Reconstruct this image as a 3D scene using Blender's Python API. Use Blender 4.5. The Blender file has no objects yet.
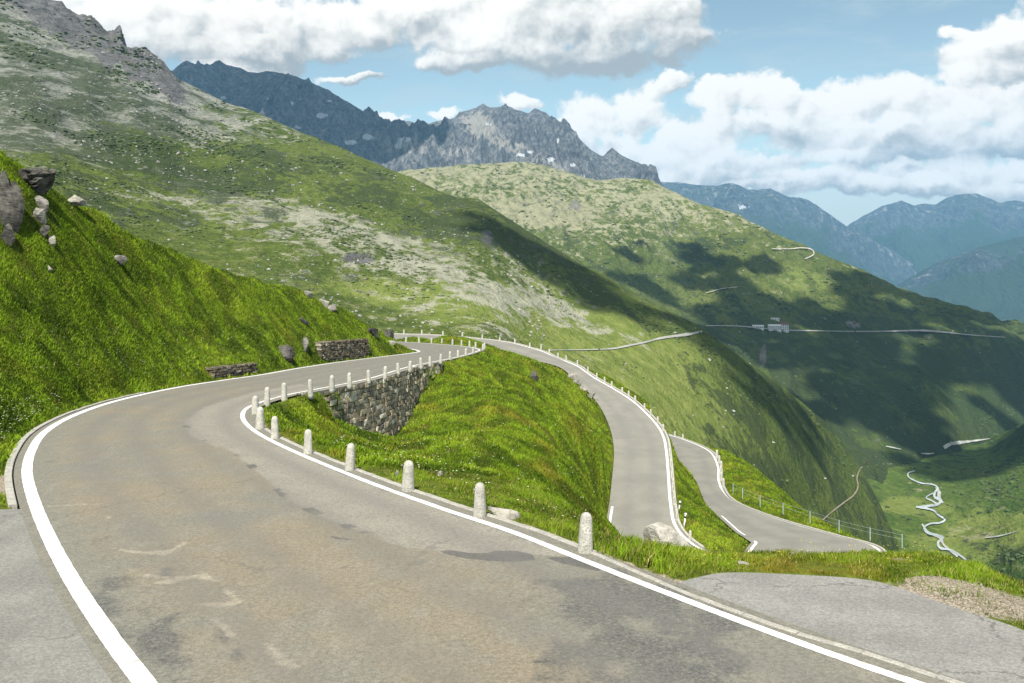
import bpy, bmesh, math, random
import numpy as np
from mathutils import Vector, noise as mnoise

random.seed(7)
RNG = np.random.RandomState(11)
SC = bpy.context.scene
COL = SC.collection
F, CX, HY = 900.0, 512.0, 245.0          # focal length in pixels, centre column, horizon row

# ------------------------------------------------------------------ utilities
def P(px, py, d):
    return np.array([(px - CX) * d / F, d, -(py - HY) * d / F])

GY = np.array([0, 5, 10.5, 15.75, 28.6, 45, 83, 111, 130, 150, 200.])
GZ = np.array([4.55, 4.82, 5.11, 5.40, 6.20, 7.45, 10.4, 12.5, 13.6, 14.6, 17.])
def pchip(x, y, xq):
    x = np.asarray(x, float); y = np.asarray(y, float); xq = np.asarray(xq, float)
    h = np.diff(x); dl = np.diff(y) / h
    m = np.zeros_like(y)
    for i in range(1, len(x) - 1):
        if dl[i-1] * dl[i] > 0:
            w1 = 2*h[i] + h[i-1]; w2 = h[i] + 2*h[i-1]
            m[i] = (w1 + w2) / (w1/dl[i-1] + w2/dl[i])
    m[0] = dl[0]; m[-1] = dl[-1]
    k = np.clip(np.searchsorted(x, xq) - 1, 0, len(x) - 2)
    t = np.clip((xq - x[k]) / h[k], 0, 1)
    t2 = t*t; t3 = t2*t
    return (2*t3-3*t2+1)*y[k] + (t3-2*t2+t)*h[k]*m[k] + (-2*t3+3*t2)*y[k+1] + (t3-t2)*h[k]*m[k+1]
def g(Y):
    return pchip(GY, GZ, np.clip(Y, 0, 200))
def on_road(px, py):                      # a point of the upper road surface
    lo, hi = 3.0, 200.0
    for _ in range(60):
        mid = .5 * (lo + hi)
        if (py - HY) * mid / F < float(g(mid)): lo = mid
        else: hi = mid
    return np.array([(px - CX) * lo / F, lo, -float(g(lo))])
def by_drop(px, py, drop):
    return P(px, py, F * drop / (py - HY))
def project(X, Y, Z):
    Y = np.maximum(Y, .01)
    return CX + X / Y * F, HY - Z / Y * F

def smooth(a, b, x):
    t = np.clip((x - a) / (b - a), 0, 1)
    return t * t * (3 - 2 * t)

_perm = RNG.permutation(512)
_perm = np.concatenate([_perm, _perm, _perm])
_ang = RNG.rand(512) * 2 * np.pi
_gx, _gy = np.cos(_ang), np.sin(_ang)
def perlin(x, y, seed=0):
    xi = np.floor(x).astype(np.int64); yi = np.floor(y).astype(np.int64)
    xf = x - xi; yf = y - yi
    u = xf*xf*xf*(xf*(xf*6-15)+10); v = yf*yf*yf*(yf*(yf*6-15)+10)
    def gr(ix, iy, dx, dy):
        h = _perm[_perm[(ix + seed*17) & 511] + ((iy + seed*31) & 511)] & 511
        return _gx[h]*dx + _gy[h]*dy
    a = gr(xi, yi, xf, yf); b = gr(xi+1, yi, xf-1, yf)
    c = gr(xi, yi+1, xf, yf-1); d = gr(xi+1, yi+1, xf-1, yf-1)
    return 1.45 * ((a*(1-u)+b*u)*(1-v) + (c*(1-u)+d*u)*v)
def fbm(x, y, octv=5, gain=.5, seed=0):
    s = 0; a = 1; n = 0
    for i in range(octv):
        s = s + a * perlin(x * 2.03**i, y * 2.03**i, seed + i); n += a; a *= gain
    return s / n
def ridged(x, y, octv=5, gain=.5, seed=0):
    s = 0; a = 1; n = 0; w = 1
    for i in range(octv):
        r = (1 - np.abs(perlin(x * 2.07**i, y * 2.07**i, seed + i)))**2 * w
        s = s + a * r; n += a; a *= gain; w = np.clip(r * 1.6, 0, 1)
    return s / n

def resample(pts, step):
    pts = np.asarray(pts, float)
    # Catmull-Rom through the points, then even spacing
    n = len(pts)
    if n > 2:
        q = np.vstack([2*pts[0]-pts[1], pts, 2*pts[-1]-pts[-2]])
        out = []
        for i in range(n - 1):
            p0, p1, p2, p3 = q[i], q[i+1], q[i+2], q[i+3]
            t01 = max(np.linalg.norm(p1-p0)**.5, 1e-4); t12 = max(np.linalg.norm(p2-p1)**.5, 1e-4); t23 = max(np.linalg.norm(p3-p2)**.5, 1e-4)
            m1 = (p2-p1) + t12*((p1-p0)/t01 - (p2-p0)/(t01+t12))
            m2 = (p2-p1) + t12*((p3-p2)/t23 - (p3-p1)/(t12+t23))
            for t in np.linspace(0, 1, 24, endpoint=False):
                t2, t3 = t*t, t*t*t
                out.append((2*t3-3*t2+1)*p1 + (t3-2*t2+t)*m1 + (-2*t3+3*t2)*p2 + (t3-t2)*m2)
        out.append(pts[-1]); pts = np.array(out)
    s = np.concatenate([[0], np.cumsum(np.linalg.norm(np.diff(pts, axis=0), axis=1))])
    k = max(2, int(s[-1] / step) + 1)
    sq = np.linspace(0, s[-1], k)
    return np.column_stack([np.interp(sq, s, pts[:, j]) for j in range(pts.shape[1])])
def resample_n(pts, n):
    pts = resample(pts, .05)
    s = np.linspace(0, len(pts)-1, n)
    return np.column_stack([np.interp(s, np.arange(len(pts)), pts[:, j]) for j in range(pts.shape[1])])
def normals2d(pts):
    t = np.gradient(pts[:, :2], axis=0)
    t /= np.maximum(np.linalg.norm(t, axis=1, keepdims=True), 1e-9)
    return np.column_stack([t[:, 1], -t[:, 0]])      # to the right of travel
def offset(pts, d):
    q = pts.copy(); q[:, :2] += normals2d(pts) * (d if np.isscalar(d) else np.asarray(d)[:, None])
    return q

def poly_sd(X, Y, poly):
    """signed distance to a closed 2D polygon (negative inside) and z of the nearest boundary point"""
    out = np.full(X.shape, 1e3); zz = np.zeros(X.shape)
    m = (X > poly[:, 0].min()-6) & (X < poly[:, 0].max()+6) & (Y > poly[:, 1].min()-6) & (Y < poly[:, 1].max()+6)
    idx = np.nonzero(m.ravel())[0]
    xs, ys = X.ravel()[idx], Y.ravel()[idx]
    a = poly; b = np.roll(poly, -1, axis=0)
    best = np.full(xs.shape, 1e9); bz = np.zeros(xs.shape); ins = np.zeros(xs.shape, bool)
    for p, q in zip(a, b):
        dx, dy = q[0]-p[0], q[1]-p[1]; L = dx*dx + dy*dy
        if L < 1e-12: continue
        t = np.clip(((xs-p[0])*dx + (ys-p[1])*dy) / L, 0, 1)
        d = (xs-p[0]-t*dx)**2 + (ys-p[1]-t*dy)**2
        w = d < best
        best = np.where(w, d, best); bz = np.where(w, p[2] + t*(q[2]-p[2]), bz)
        if p[1] != q[1]:
            c = ((p[1] > ys) != (q[1] > ys)) & (xs < (q[0]-p[0])*(ys-p[1])/(q[1]-p[1]) + p[0])
            ins ^= c
    r = np.sqrt(best); r = np.where(ins, -r, r)
    o = out.ravel(); o[idx] = r; z = zz.ravel(); z[idx] = bz
    return o.reshape(X.shape), z.reshape(X.shape)

def mesh_np(name, verts, faces, mat=None, attrs=None, smooth_sh=True, parent=None):
    me = bpy.data.meshes.new(name)
    verts = np.asarray(verts, np.float32); faces = np.asarray(faces, np.int32)
    me.vertices.add(len(verts)); me.vertices.foreach_set("co", verts.ravel())
    k = faces.shape[1]
    me.loops.add(faces.size); me.loops.foreach_set("vertex_index", faces.ravel())
    me.polygons.add(len(faces))
    me.polygons.foreach_set("loop_start", np.arange(0, faces.size, k, dtype=np.int32))
    me.polygons.foreach_set("loop_total", np.full(len(faces), k, np.int32))
    me.polygons.foreach_set("use_smooth", np.full(len(faces), smooth_sh, bool))
    me.update(calc_edges=True)
    for an, av in (attrs or {}).items():
        av = np.asarray(av, np.float32)
        if av.ndim == 1:
            me.attributes.new(an, 'FLOAT', 'POINT').data.foreach_set("value", av)
        else:
            c = np.ones((len(av), 4), np.float32); c[:, :3] = av
            me.attributes.new(an, 'FLOAT_COLOR', 'POINT').data.foreach_set("color", c.ravel())
    if mat: me.materials.append(mat)
    o = bpy.data.objects.new(name, me); COL.objects.link(o)
    if parent: o.parent = parent
    return o
def grid_faces(nr, nc):
    i = np.arange(nr*nc).reshape(nr, nc)
    return np.column_stack([i[:-1, :-1].ravel(), i[:-1, 1:].ravel(), i[1:, 1:].ravel(), i[1:, :-1].ravel()])
def bm_obj(name, bm, mat=None, parent=None, smooth_sh=False):
    me = bpy.data.meshes.new(name); bm.to_mesh(me); bm.free()
    for p in me.polygons: p.use_smooth = smooth_sh
    if mat: me.materials.append(mat)
    o = bpy.data.objects.new(name, me); COL.objects.link(o)
    if parent: o.parent = parent
    return o
def tag(o, label=None, cat=None, group=None, kind=None):
    if label: o['label'] = label
    if cat: o['category'] = cat
    if group: o['group'] = group
    if kind: o['kind'] = kind
    return o
def empty(name, loc):
    o = bpy.data.objects.new(name, None); o.location = loc; o.empty_display_size = .2
    COL.objects.link(o); return o
def ribbon(name, left, right, mat, lift=0.0, kind='structure'):
    n = len(left); v = np.empty((2*n, 3)); v[0::2] = left; v[1::2] = right; v[:, 2] += lift
    i = np.arange(n-1)*2
    f = np.column_stack([i, i+1, i+3, i+2])
    o = mesh_np(name, v, f, mat)
    if kind: o['kind'] = kind
    return o

# ------------------------------------------------------------------ materials
class NT:
    def __init__(s, tree): s.t = tree; s.n = tree.nodes; s.l = tree.links
    def node(s, typ, **kw):
        n = s.n.new(typ)
        for k, v in kw.items(): setattr(n, k, v)
        return n
    def put(s, sock, v):
        if hasattr(v, 'is_output') or isinstance(v, bpy.types.NodeSocket): s.l.new(v, sock)
        else:
            try: sock.default_value = v
            except Exception: sock.default_value = (*v, 1.0)
    def math(s, op, a, b=0.0, c=None, clamp=False):
        n = s.node('ShaderNodeMath', operation=op, use_clamp=clamp)
        s.put(n.inputs[0], a); s.put(n.inputs[1], b)
        if c is not None: s.put(n.inputs[2], c)
        return n.outputs[0]
    def vmath(s, op, a, b=None, c=None):
        n = s.node('ShaderNodeVectorMath', operation=op)
        s.put(n.inputs[0], a)
        if b is not None: s.put(n.inputs[1], b)
        if c is not None: s.put(n.inputs[2], c)
        return n.outputs['Value'] if op in ('LENGTH', 'DOT_PRODUCT') else n.outputs[0]
    def mix(s, f, a, b, blend='MIX'):
        n = s.node('ShaderNodeMix', data_type='RGBA', blend_type=blend, clamp_factor=True)
        s.put(n.inputs[0], f); s.put(n.inputs[6], a); s.put(n.inputs[7], b)
        return n.outputs[2]
    def noise(s, vec, scale, detail=4, rough=.5, dist=0.0, dim='3D'):
        n = s.node('ShaderNodeTexNoise', noise_dimensions=dim)
        s.put(n.inputs['Vector'], vec); s.put(n.inputs['Scale'], scale); s.put(n.inputs['Detail'], detail)
        s.put(n.inputs['Roughness'], rough); s.put(n.inputs['Distortion'], dist)
        return n.outputs[0]
    def voro(s, vec, scale, feature='F1', out='Distance', rnd=1.0):
        n = s.node('ShaderNodeTexVoronoi', feature=feature)
        s.put(n.inputs['Vector'], vec); s.put(n.inputs['Scale'], scale); s.put(n.inputs['Randomness'], rnd)
        return n.outputs[out]
    def ramp(s, v, a, b, c=0.0, d=1.0):
        n = s.node('ShaderNodeMapRange', clamp=True, interpolation_type='SMOOTHSTEP')
        s.put(n.inputs[0], v); s.put(n.inputs[1], a); s.put(n.inputs[2], b); s.put(n.inputs[3], c); s.put(n.inputs[4], d)
        return n.outputs[0]
    def attr(s, name, col=False):
        n = s.node('ShaderNodeAttribute', attribute_name=name)
        return n.outputs['Color'] if col else n.outputs['Fac']
    def pos(s): return s.node('ShaderNodeNewGeometry').outputs['Position']
    def objco(s): return s.node('ShaderNodeTexCoord').outputs['Object']
    def cracks(s, p, scale, amp, w):
        n = s.node('ShaderNodeTexNoise'); s.put(n.inputs['Vector'], p); n.inputs['Scale'].default_value = 1.1; n.inputs['Detail'].default_value = 6; n.inputs['Roughness'].default_value = .65
        q = s.vmath('ADD', p, s.vmath('MULTIPLY_ADD', n.outputs['Color'], (2*amp, 2*amp, 0), (-amp, -amp, 0)))
        return s.ramp(s.voro(q, scale, 'DISTANCE_TO_EDGE'), w*.3, w, 1, 0)
    def bump(s, h, strength=.5, dist=.02):
        n = s.node('ShaderNodeBump'); s.put(n.inputs['Height'], h)
        n.inputs['Strength'].default_value = strength; n.inputs['Distance'].default_value = dist
        return n.outputs[0]
def new_mat(name, rough=.9, spec=.2):
    m = bpy.data.materials.new(name); m.use_nodes = True
    nt = NT(m.node_tree)
    b = nt.n['Principled BSDF']; b.inputs['Roughness'].default_value = rough
    b.inputs['Specular IOR Level'].default_value = spec
    return m, nt, b

def mat_plain(name, col, var=.15, scale=8, rough=.85, obj=False, bump=0):
    m, nt, b = new_mat(name, rough)
    co = nt.objco() if obj else nt.pos()
    n = nt.noise(co, scale, 5, .6)
    c = nt.mix(nt.ramp(n, .3, .7), [x*(1-var) for x in col], [min(1, x*(1+var)) for x in col])
    nt.put(b.inputs['Base Color'], c)
    if bump: nt.put(b.inputs['Normal'], nt.bump(n, bump, .02))
    return m

def mat_road(name, warm=1.0):
    m, nt, b = new_mat(name, .85, .25)
    p = nt.pos()
    grey, tan, pale = (.176, .168, .136), (.210, .180, .127), (.246, .225, .180)
    dark = (.088, .088, .084)
    n1 = nt.noise(p, .22, 4, .55, .6)
    n2 = nt.noise(p, 1.1, 5, .6, .3)
    st = nt.vmath('MULTIPLY', p, (1.0, .35, 1.0))
    n3 = nt.noise(st, 3.0, 5, .65)
    tanf = nt.math('MULTIPLY', nt.ramp(nt.math('ADD', nt.math('MULTIPLY', n1, .6), nt.math('MULTIPLY', n2, .4)), .40, .60), nt.attr('tan'))
    c = nt.mix(tanf, grey, tan)
    c = nt.mix(nt.math('MULTIPLY', nt.ramp(n3, .45, .75), .45), c, pale)
    # a newer, smoother lane repair
    c = nt.mix(nt.ramp(nt.math('ADD', nt.attr('patch'), nt.math('MULTIPLY', nt.math('SUBTRACT', n2, .5), .9)), .35, .65), c, nt.mix(nt.ramp(n2, .3, .7), (.215, .200, .164), (.250, .232, .190)))
    # dark ravelled areas where the surface has worn out to coarse stone
    wear = nt.math('ADD', nt.attr('wear'), nt.math('MULTIPLY', nt.math('SUBTRACT', n2, .5), 2.2))
    speck = nt.noise(p, 18, 5, .75)
    wearf = nt.math('MULTIPLY', nt.ramp(wear, .30, .66), nt.ramp(speck, .36, .60, .25, .95))
    c = nt.mix(wearf, c, dark)
    # tar
    tar = nt.math('ADD', nt.attr('tar'), nt.math('MULTIPLY', nt.math('SUBTRACT', n3, .5), .5))
    c = nt.mix(nt.math('MULTIPLY', nt.ramp(tar, .45, .6), .8), c, (.085, .083, .078))
    # ghost of old road paint
    gp = nt.math('ADD', nt.attr('paint'), nt.math('MULTIPLY', nt.math('SUBTRACT', nt.noise(p, 6, 6, .75), .5), 1.6))
    c = nt.mix(nt.math('MULTIPLY', nt.ramp(gp, .34, .78), .52), c, (.43, .38, .285))
    # wheel polish and fine aggregate
    ag = nt.noise(p, 60, 3, .75)
    c = nt.mix(1.0, c, nt.mix(nt.ramp(ag, .3, .7), (.78, .78, .78), (1.16, 1.16, 1.16)), 'MULTIPLY')
    a2 = nt.noise(p, 15, 5, .8)
    c = nt.mix(1.0, c, nt.mix(nt.ramp(a2, .34, .66), (.74, .74, .75), (1.20, 1.20, 1.19)), 'MULTIPLY')
    c = nt.mix(nt.math('MULTIPLY', nt.attr('track'), nt.ramp(n2, .3, .6, .15, .5)), c, (.135, .128, .115))
    # hairline cracks
    cr = nt.math('MULTIPLY', nt.cracks(p, .30, .7, .008), nt.ramp(n1, .52, .62))
    c = nt.mix(nt.math('MULTIPLY', cr, .4), c, (.09, .088, .08))
    nt.put(b.inputs['Base Color'], c)
    nt.put(b.inputs['Normal'], nt.bump(nt.math('ADD', ag, nt.math('MULTIPLY', speck, .6)), .45, .012))
    return m
def mat_road_far(name):
    m, nt, b = new_mat(name, .8, .25)
    p = nt.pos()
    n = nt.noise(p, .35, 5, .6); n2 = nt.noise(p, 4, 4, .6)
    # pale wheel tracks along the lane
    tr = nt.attr('track')
    c = nt.mix(nt.ramp(n, .35, .65), (.186, .180, .152), (.222, .213, .180))
    c = nt.mix(nt.math('MULTIPLY', tr, .35), c, (.15, .145, .135))
    c = nt.mix(1.0, c, nt.mix(n2, (.88, .88, .88), (1.1, 1.1, 1.1)), 'MULTIPLY')
    nt.put(b.inputs['Base Color'], c)
    return m
def mat_paint(name):
    m, nt, b = new_mat(name, .6, .3)
    p = nt.pos()
    n = nt.noise(p, 5, 6, .65); n2 = nt.noise(p, 45, 3, .7)
    w = nt.math('ADD', nt.math('MULTIPLY', n, .6), nt.math('MULTIPLY', n2, .4))
    c = nt.mix(nt.ramp(w, .47, .66), (.76, .755, .73), (.36, .34, .30))
    c = nt.mix(nt.math('MULTIPLY', nt.cracks(p, .5, .5, .02), .5), c, (.3, .29, .27))
    nt.put(b.inputs['Base Color'], c)
    return m
def mat_layby(name, col):
    m, nt, b = new_mat(name, .9, .2)
    p = nt.pos()
    v = nt.voro(p, 38, 'F1', 'Color'); n = nt.noise(p, .8, 5, .6); n2 = nt.noise(p, 70, 3, .7)
    sp = nt.node('ShaderNodeSeparateColor'); nt.put(sp.inputs[0], v)
    c = nt.mix(nt.ramp(n, .35, .65), [x*.88 for x in col], [x*1.1 for x in col])
    c = nt.mix(1.0, c, nt.mix(sp.outputs[0], (.78, .78, .79), (1.25, 1.25, 1.22)), 'MULTIPLY')
    c = nt.mix(nt.math('MULTIPLY', nt.math('MULTIPLY', nt.cracks(p, .28, .8, .010), nt.ramp(n, .46, .56)), .7), c, (.09, .09, .085))
    nt.put(b.inputs['Base Color'], c)
    nt.put(b.inputs['Normal'], nt.bump(n2, .6, .015))
    return m
def mat_granite(name, col=(.42, .41, .37)):
    m, nt, b = new_mat(name, .85, .2)
    p = nt.objco(); q = nt.pos()
    n = nt.noise(q, 5, 5, .6); n2 = nt.noise(q, 70, 3, .7); n3 = nt.noise(q, 24, 4, .7)
    c = nt.mix(nt.ramp(n, .3, .7), [x*.8 for x in col], [min(.8, x*1.12) for x in col])
    c = nt.mix(nt.math('MULTIPLY', nt.ramp(nt.noise(q, 38, 3, .7), .50, .64), .7), c, (.17, .165, .15))
    c = nt.mix(nt.math('MULTIPLY', nt.ramp(n3, .58, .70), .6), c, (.34, .30, .16))
    nt.put(b.inputs['Base Color'], c)
    nt.put(b.inputs['Normal'], nt.bump(n3, .9, .035))
    return m
def mat_rock(name, dark=(.13, .125, .115), light=(.42, .40, .36), sc=1.0):
    m, nt, b = new_mat(name, .9, .15)
    q = nt.pos()
    n = nt.noise(q, 1.6*sc, 6, .65); n2 = nt.noise(q, 9*sc, 5, .7); n3 = nt.noise(nt.vmath('MULTIPLY', q, (1, 1, 4)), 3*sc, 4, .6)
    c = nt.mix(nt.ramp(nt.math('ADD', nt.math('MULTIPLY', n, .6), nt.math('MULTIPLY', n3, .4)), .38, .62), dark, light)
    c = nt.mix(nt.math('MULTIPLY', nt.ramp(n2, .55, .68), .6), c, (.08, .09, .05))
    nt.put(b.inputs['Base Color'], c)
    nt.put(b.inputs['Normal'], nt.bump(nt.math('ADD', n2, n3), .7, .06))
    return m
def mat_stonework(name):
    m, nt, b = new_mat(name, .9, .15)
    q = nt.pos()
    n = nt.noise(q, 6, 5, .7); n2 = nt.noise(q, 22, 4, .7)
    c = nt.mix(1.0, nt.attr('Col', True), nt.mix(nt.ramp(n, .3, .7), (.62, .62, .62), (1.25, 1.25, 1.22)), 'MULTIPLY')
    c = nt.mix(nt.math('MULTIPLY', nt.ramp(n2, .56, .66), .5), c, (.075, .085, .04))
    nt.put(b.inputs['Base Color'], c)
    nt.put(b.inputs['Normal'], nt.bump(n2, .6, .03))
    return m
def mat_blade(name):
    m = bpy.data.materials.new(name); m.use_nodes = True
    nt = NT(m.node_tree); nt.n.clear()
    out = nt.node('ShaderNodeOutputMaterial')
    d = nt.node('ShaderNodeBsdfDiffuse'); t = nt.node('ShaderNodeBsdfTranslucent'); mx = nt.node('ShaderNodeMixShader')
    c = nt.attr('Col', True)
    nt.l.new(c, d.inputs[0]); nt.l.new(nt.mix(1.0, c, (1.1, 1.15, .6), 'MULTIPLY'), t.inputs[0])
    ge = nt.node('ShaderNodeNewGeometry')
    gs = nt.node('ShaderNodeVectorMath', operation='SCALE'); nt.l.new(ge.outputs['Normal'], gs.inputs[0]); gs.inputs['Scale'].default_value = .45
    at = nt.node('ShaderNodeAttribute', attribute_name='turf_normal')
    nn = nt.vmath('NORMALIZE', nt.vmath('ADD', nt.vmath('ADD', gs.outputs[0], at.outputs['Vector']), (0, -.1, .45)))
    nt.l.new(nn, d.inputs['Normal'])
    mx.inputs[0].default_value = .30
    nt.l.new(d.outputs[0], mx.inputs[1]); nt.l.new(t.outputs[0], mx.inputs[2]); nt.l.new(mx.outputs[0], out.inputs[0])
    return m
def mat_near_ground(name):
    m, nt, b = new_mat(name, .95, .1)
    p = nt.pos()
    n = nt.noise(p, .5, 5, .6); n2 = nt.noise(p, 3.5, 5, .65); n3 = nt.noise(p, 40, 3, .7)
    c = nt.mix(nt.ramp(n2, .35, .65), (.045, .065, .009), (.125, .155, .016))
    c = nt.mix(nt.math('MULTIPLY', nt.ramp(n, .48, .66), .6), c, (.12, .105, .022))
    # bare soil and pale gravel
    gr = nt.mix(nt.ramp(nt.voro(p, 22, 'F1'), .2, .75), (.36, .305, .24), (.19, .16, .12))
    gr = nt.mix(nt.math('MULTIPLY', nt.ramp(n3, .5, .7), .4), gr, (.42, .38, .31))
    gf = nt.ramp(nt.math('ADD', nt.attr('gravel'), nt.math('MULTIPLY', nt.math('SUBTRACT', n2, .5), .9)), .40, .58)
    c = nt.mix(gf, c, gr)
    nt.put(b.inputs['Base Color'], c)
    nt.put(b.inputs['Normal'], nt.bump(nt.math('ADD', n2, n3), .6, .05))
    return m
def mat_slope(name, greens, pale, dark, rockc, sc=1.0, speck=1.0):
    """mountain pasture: grass with dry patches, dwarf shrubs, scree, boulders, bare rock, and sun and shade put into the colour"""
    m, nt, b = new_mat(name, .95, .05)
    p0 = nt.pos(); p = nt.vmath('MULTIPLY', p0, (1.0, .40, 1.3))
    s1 = nt.noise(p, .006*sc, 6, .62, .4); s2 = nt.noise(p, .03*sc, 6, .65, .5); s3 = nt.noise(p, .13*sc, 5, .7)
    st = nt.noise(nt.vmath('MULTIPLY', p, (.75, .8, 1.3)), .04*sc, 6, .68, .5)
    c = nt.mix(nt.ramp(nt.math('ADD', nt.math('MULTIPLY', s1, .5), nt.math('MULTIPLY', s2, .5)), .38, .62), greens[0], greens[1])
    c = nt.mix(nt.math('MULTIPLY', nt.ramp(s3, .42, .68), .5), c, greens[2])
    s4 = nt.noise(p, .55*sc, 4, .7)
    c = nt.mix(1.0, c, nt.mix(nt.ramp(s4, .32, .68), (.68, .70, .66), (1.25, 1.25, 1.2)), 'MULTIPLY')
    def masked(a, n, lo, hi, amp):
        return nt.ramp(nt.math('ADD', nt.attr(a), nt.math('MULTIPLY', nt.math('SUBTRACT', n, .5), amp)), lo, hi)
    n_p = nt.math('ADD', nt.math('MULTIPLY', st, .45), nt.math('MULTIPLY', s3, .55))
    c = nt.mix(nt.math('MULTIPLY', masked('light', s2, .40, .62, 1.6), .85), c, nt.mix(nt.ramp(s3, .35, .65), (.125, .165, .034), (.205, .235, .062)))  # brighter grass colour painted where the slope lies in sun
    pale_c = nt.mix(nt.ramp(s3, .35, .65), [x*.72 for x in pale], pale)
    pale_c = nt.mix(nt.attr('grey'), pale_c, nt.mix(nt.ramp(s3, .35, .65), (.15, .155, .14), (.30, .30, .275)))
    c = nt.mix(nt.math('MULTIPLY', masked('pale', n_p, .36, .66, 3.4), .85), c, pale_c)
    c = nt.mix(nt.math('MULTIPLY', masked('dark', nt.math('ADD', nt.math('MULTIPLY', s2, .6), nt.math('MULTIPLY', s3, .4)), .40, .64, 3.4), .85), c, dark)  # dark colour for shrub patches and for painted shade
    # boulders
    vb = nt.voro(p, .17*sc, 'F1')
    bl = nt.math('MULTIPLY', nt.ramp(vb, .12, .24, 1, 0), masked('bould', s2, .45, .6, 2.0))
    c = nt.mix(nt.math('MULTIPLY', bl, .25*speck), c, (.42, .41, .38))
    rk = nt.mix(nt.ramp(nt.math('ADD', nt.math('MULTIPLY', s3, .5), nt.math('MULTIPLY', nt.noise(nt.vmath('MULTIPLY', p, (1.6, 1, .4)), .09*sc, 5, .7), .5)), .38, .62), [x*.55 for x in rockc], rockc)
    c = nt.mix(masked('rock', s2, .42, .58, 1.3), c, rk)
    nt.put(b.inputs['Base Color'], c)
    h = nt.math('ADD', nt.math('ADD', nt.math('MULTIPLY', s2, 3.0), nt.math('MULTIPLY', s3, 1.5)), nt.math('MULTIPLY', s4, .5))
    nt.put(b.inputs['Normal'], nt.bump(h, .8, 3.5/sc))
    return m
def mat_peak(name, lit, dark, green, sc=1.0):
    m, nt, b = new_mat(name, .95, .05)
    p = nt.pos()
    s2 = nt.noise(p, .008*sc, 6, .7, .5); s3 = nt.noise(nt.vmath('MULTIPLY', p, (1.8, 1, .45)), .02*sc, 6, .7)
    c = nt.mix(nt.ramp(nt.math('ADD', nt.math('MULTIPLY', s2, .4), nt.math('MULTIPLY', s3, .6)), .36, .64), dark, lit)
    s5 = nt.noise(nt.vmath('MULTIPLY', p, (1.5, .6, .8)), .055*sc, 5, .75)
    c = nt.mix(1.0, c, nt.mix(nt.ramp(s5, .34, .66), (.55, .57, .60), (1.5, 1.48, 1.42)), 'MULTIPLY')
    c = nt.mix(nt.math('MULTIPLY', nt.ramp(nt.math('ADD', nt.attr('pale'), nt.math('MULTIPLY', nt.math('SUBTRACT', s3, .5), 1.6)), .42, .6), .85), c, (.33, .315, .28))
    c = nt.mix(nt.ramp(nt.math('ADD', nt.attr('green'), nt.math('MULTIPLY', nt.math('SUBTRACT', s2, .5), 1.6)), .40, .62), c, green)
    c = nt.mix(nt.ramp(nt.math('ADD', nt.attr('snow'), nt.math('MULTIPLY', nt.math('SUBTRACT', s3, .5), 2.0)), .50, .62), c, (.54, .56, .58))
    nt.put(b.inputs['Base Color'], c)
    nt.put(b.inputs['Normal'], nt.bump(nt.math('ADD', nt.math('ADD', s2, s3), nt.math('MULTIPLY', s5, .5)), 1.0, 30.0/sc))
    return m

M = {}
M['road'] = mat_road('worn asphalt')
M['road_far'] = mat_road_far('asphalt')
M['paint'] = mat_paint('white road paint')
M['layby_l'] = mat_layby('coarse asphalt left', (.195, .189, .170))
M['layby_r'] = mat_layby('coarse asphalt right', (.215, .209, .192))
M['kerb'] = mat_granite('kerb stone', (.42, .40, .35))
M['granite'] = mat_granite('granite', (.47, .455, .395))
M['rock'] = mat_rock('grey rock', (.09, .085, .075), (.30, .285, .25))
M['rock_pale'] = mat_rock('pale rock', (.17, .16, .135), (.37, .35, .295), 1.5)
M['rock_white'] = mat_rock('white-grey rock', (.27, .255, .22), (.50, .47, .40), 2.0)
M['rock_dark'] = mat_rock('dark rock', (.030, .029, .026), (.125, .118, .102))
M['stonework'] = mat_stonework('dry stone')
M['blade'] = mat_blade('grass blade')
M['ground'] = mat_near_ground('turf')
M['steel'] = mat_plain('galvanised steel', (.36, .42, .42), .12, 6, .45)
M['white_plastic'] = mat_plain('white post', (.78, .78, .76), .06, 6, .5)
M['black_plastic'] = mat_plain('black band', (.03, .03, .03), .1, 6, .5)

# ------------------------------------------------------------------ the roads
U_L = [(150,690),(112,640),(75,585),(48,535),(32,495),(27,470),(32,450),(45,432),(75,415),(120,400),(180,387),(225,380),(260,375),(300,368),
       (340,362),(380,357),(405,354),(416,352.4),(419,351.6),(416,350),(409,348.7),(398,347.5),(386,347),(370,346),(345,345.5),(320,345)]
U_R = [(910.5,681.5),(832,654.6),(724,615),(604,568.5),(512,532),(440,508),(363,480),(281,445.5),(252,429),(242.5,416),(250,406.5),(284,395.6),(307,391),(340,384.7),
       (371,378),(412,366),(450,358.6),(465,355),(476,351.7),(479.5,349.8),(474,348),(460,346),(440,344.3),(407,342.2),(380,341.5),(350,341)]
uL = [on_road(*p) for p in U_L]; uR = [on_road(*p) for p in U_R]
e = uL[0] + (uL[0]-uL[1]) / np.linalg.norm(uL[0]-uL[1]) * 8; e[2] = -float(g(max(e[1], 0))); uL.insert(0, e)
e = uR[0] + (uR[0]-uR[1]) / np.linalg.norm(uR[0]-uR[1]) * 8; e[2] = -float(g(max(e[1], 0))); uR.insert(0, e)
uL, uR = np.array(uL), np.array(uR)

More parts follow.
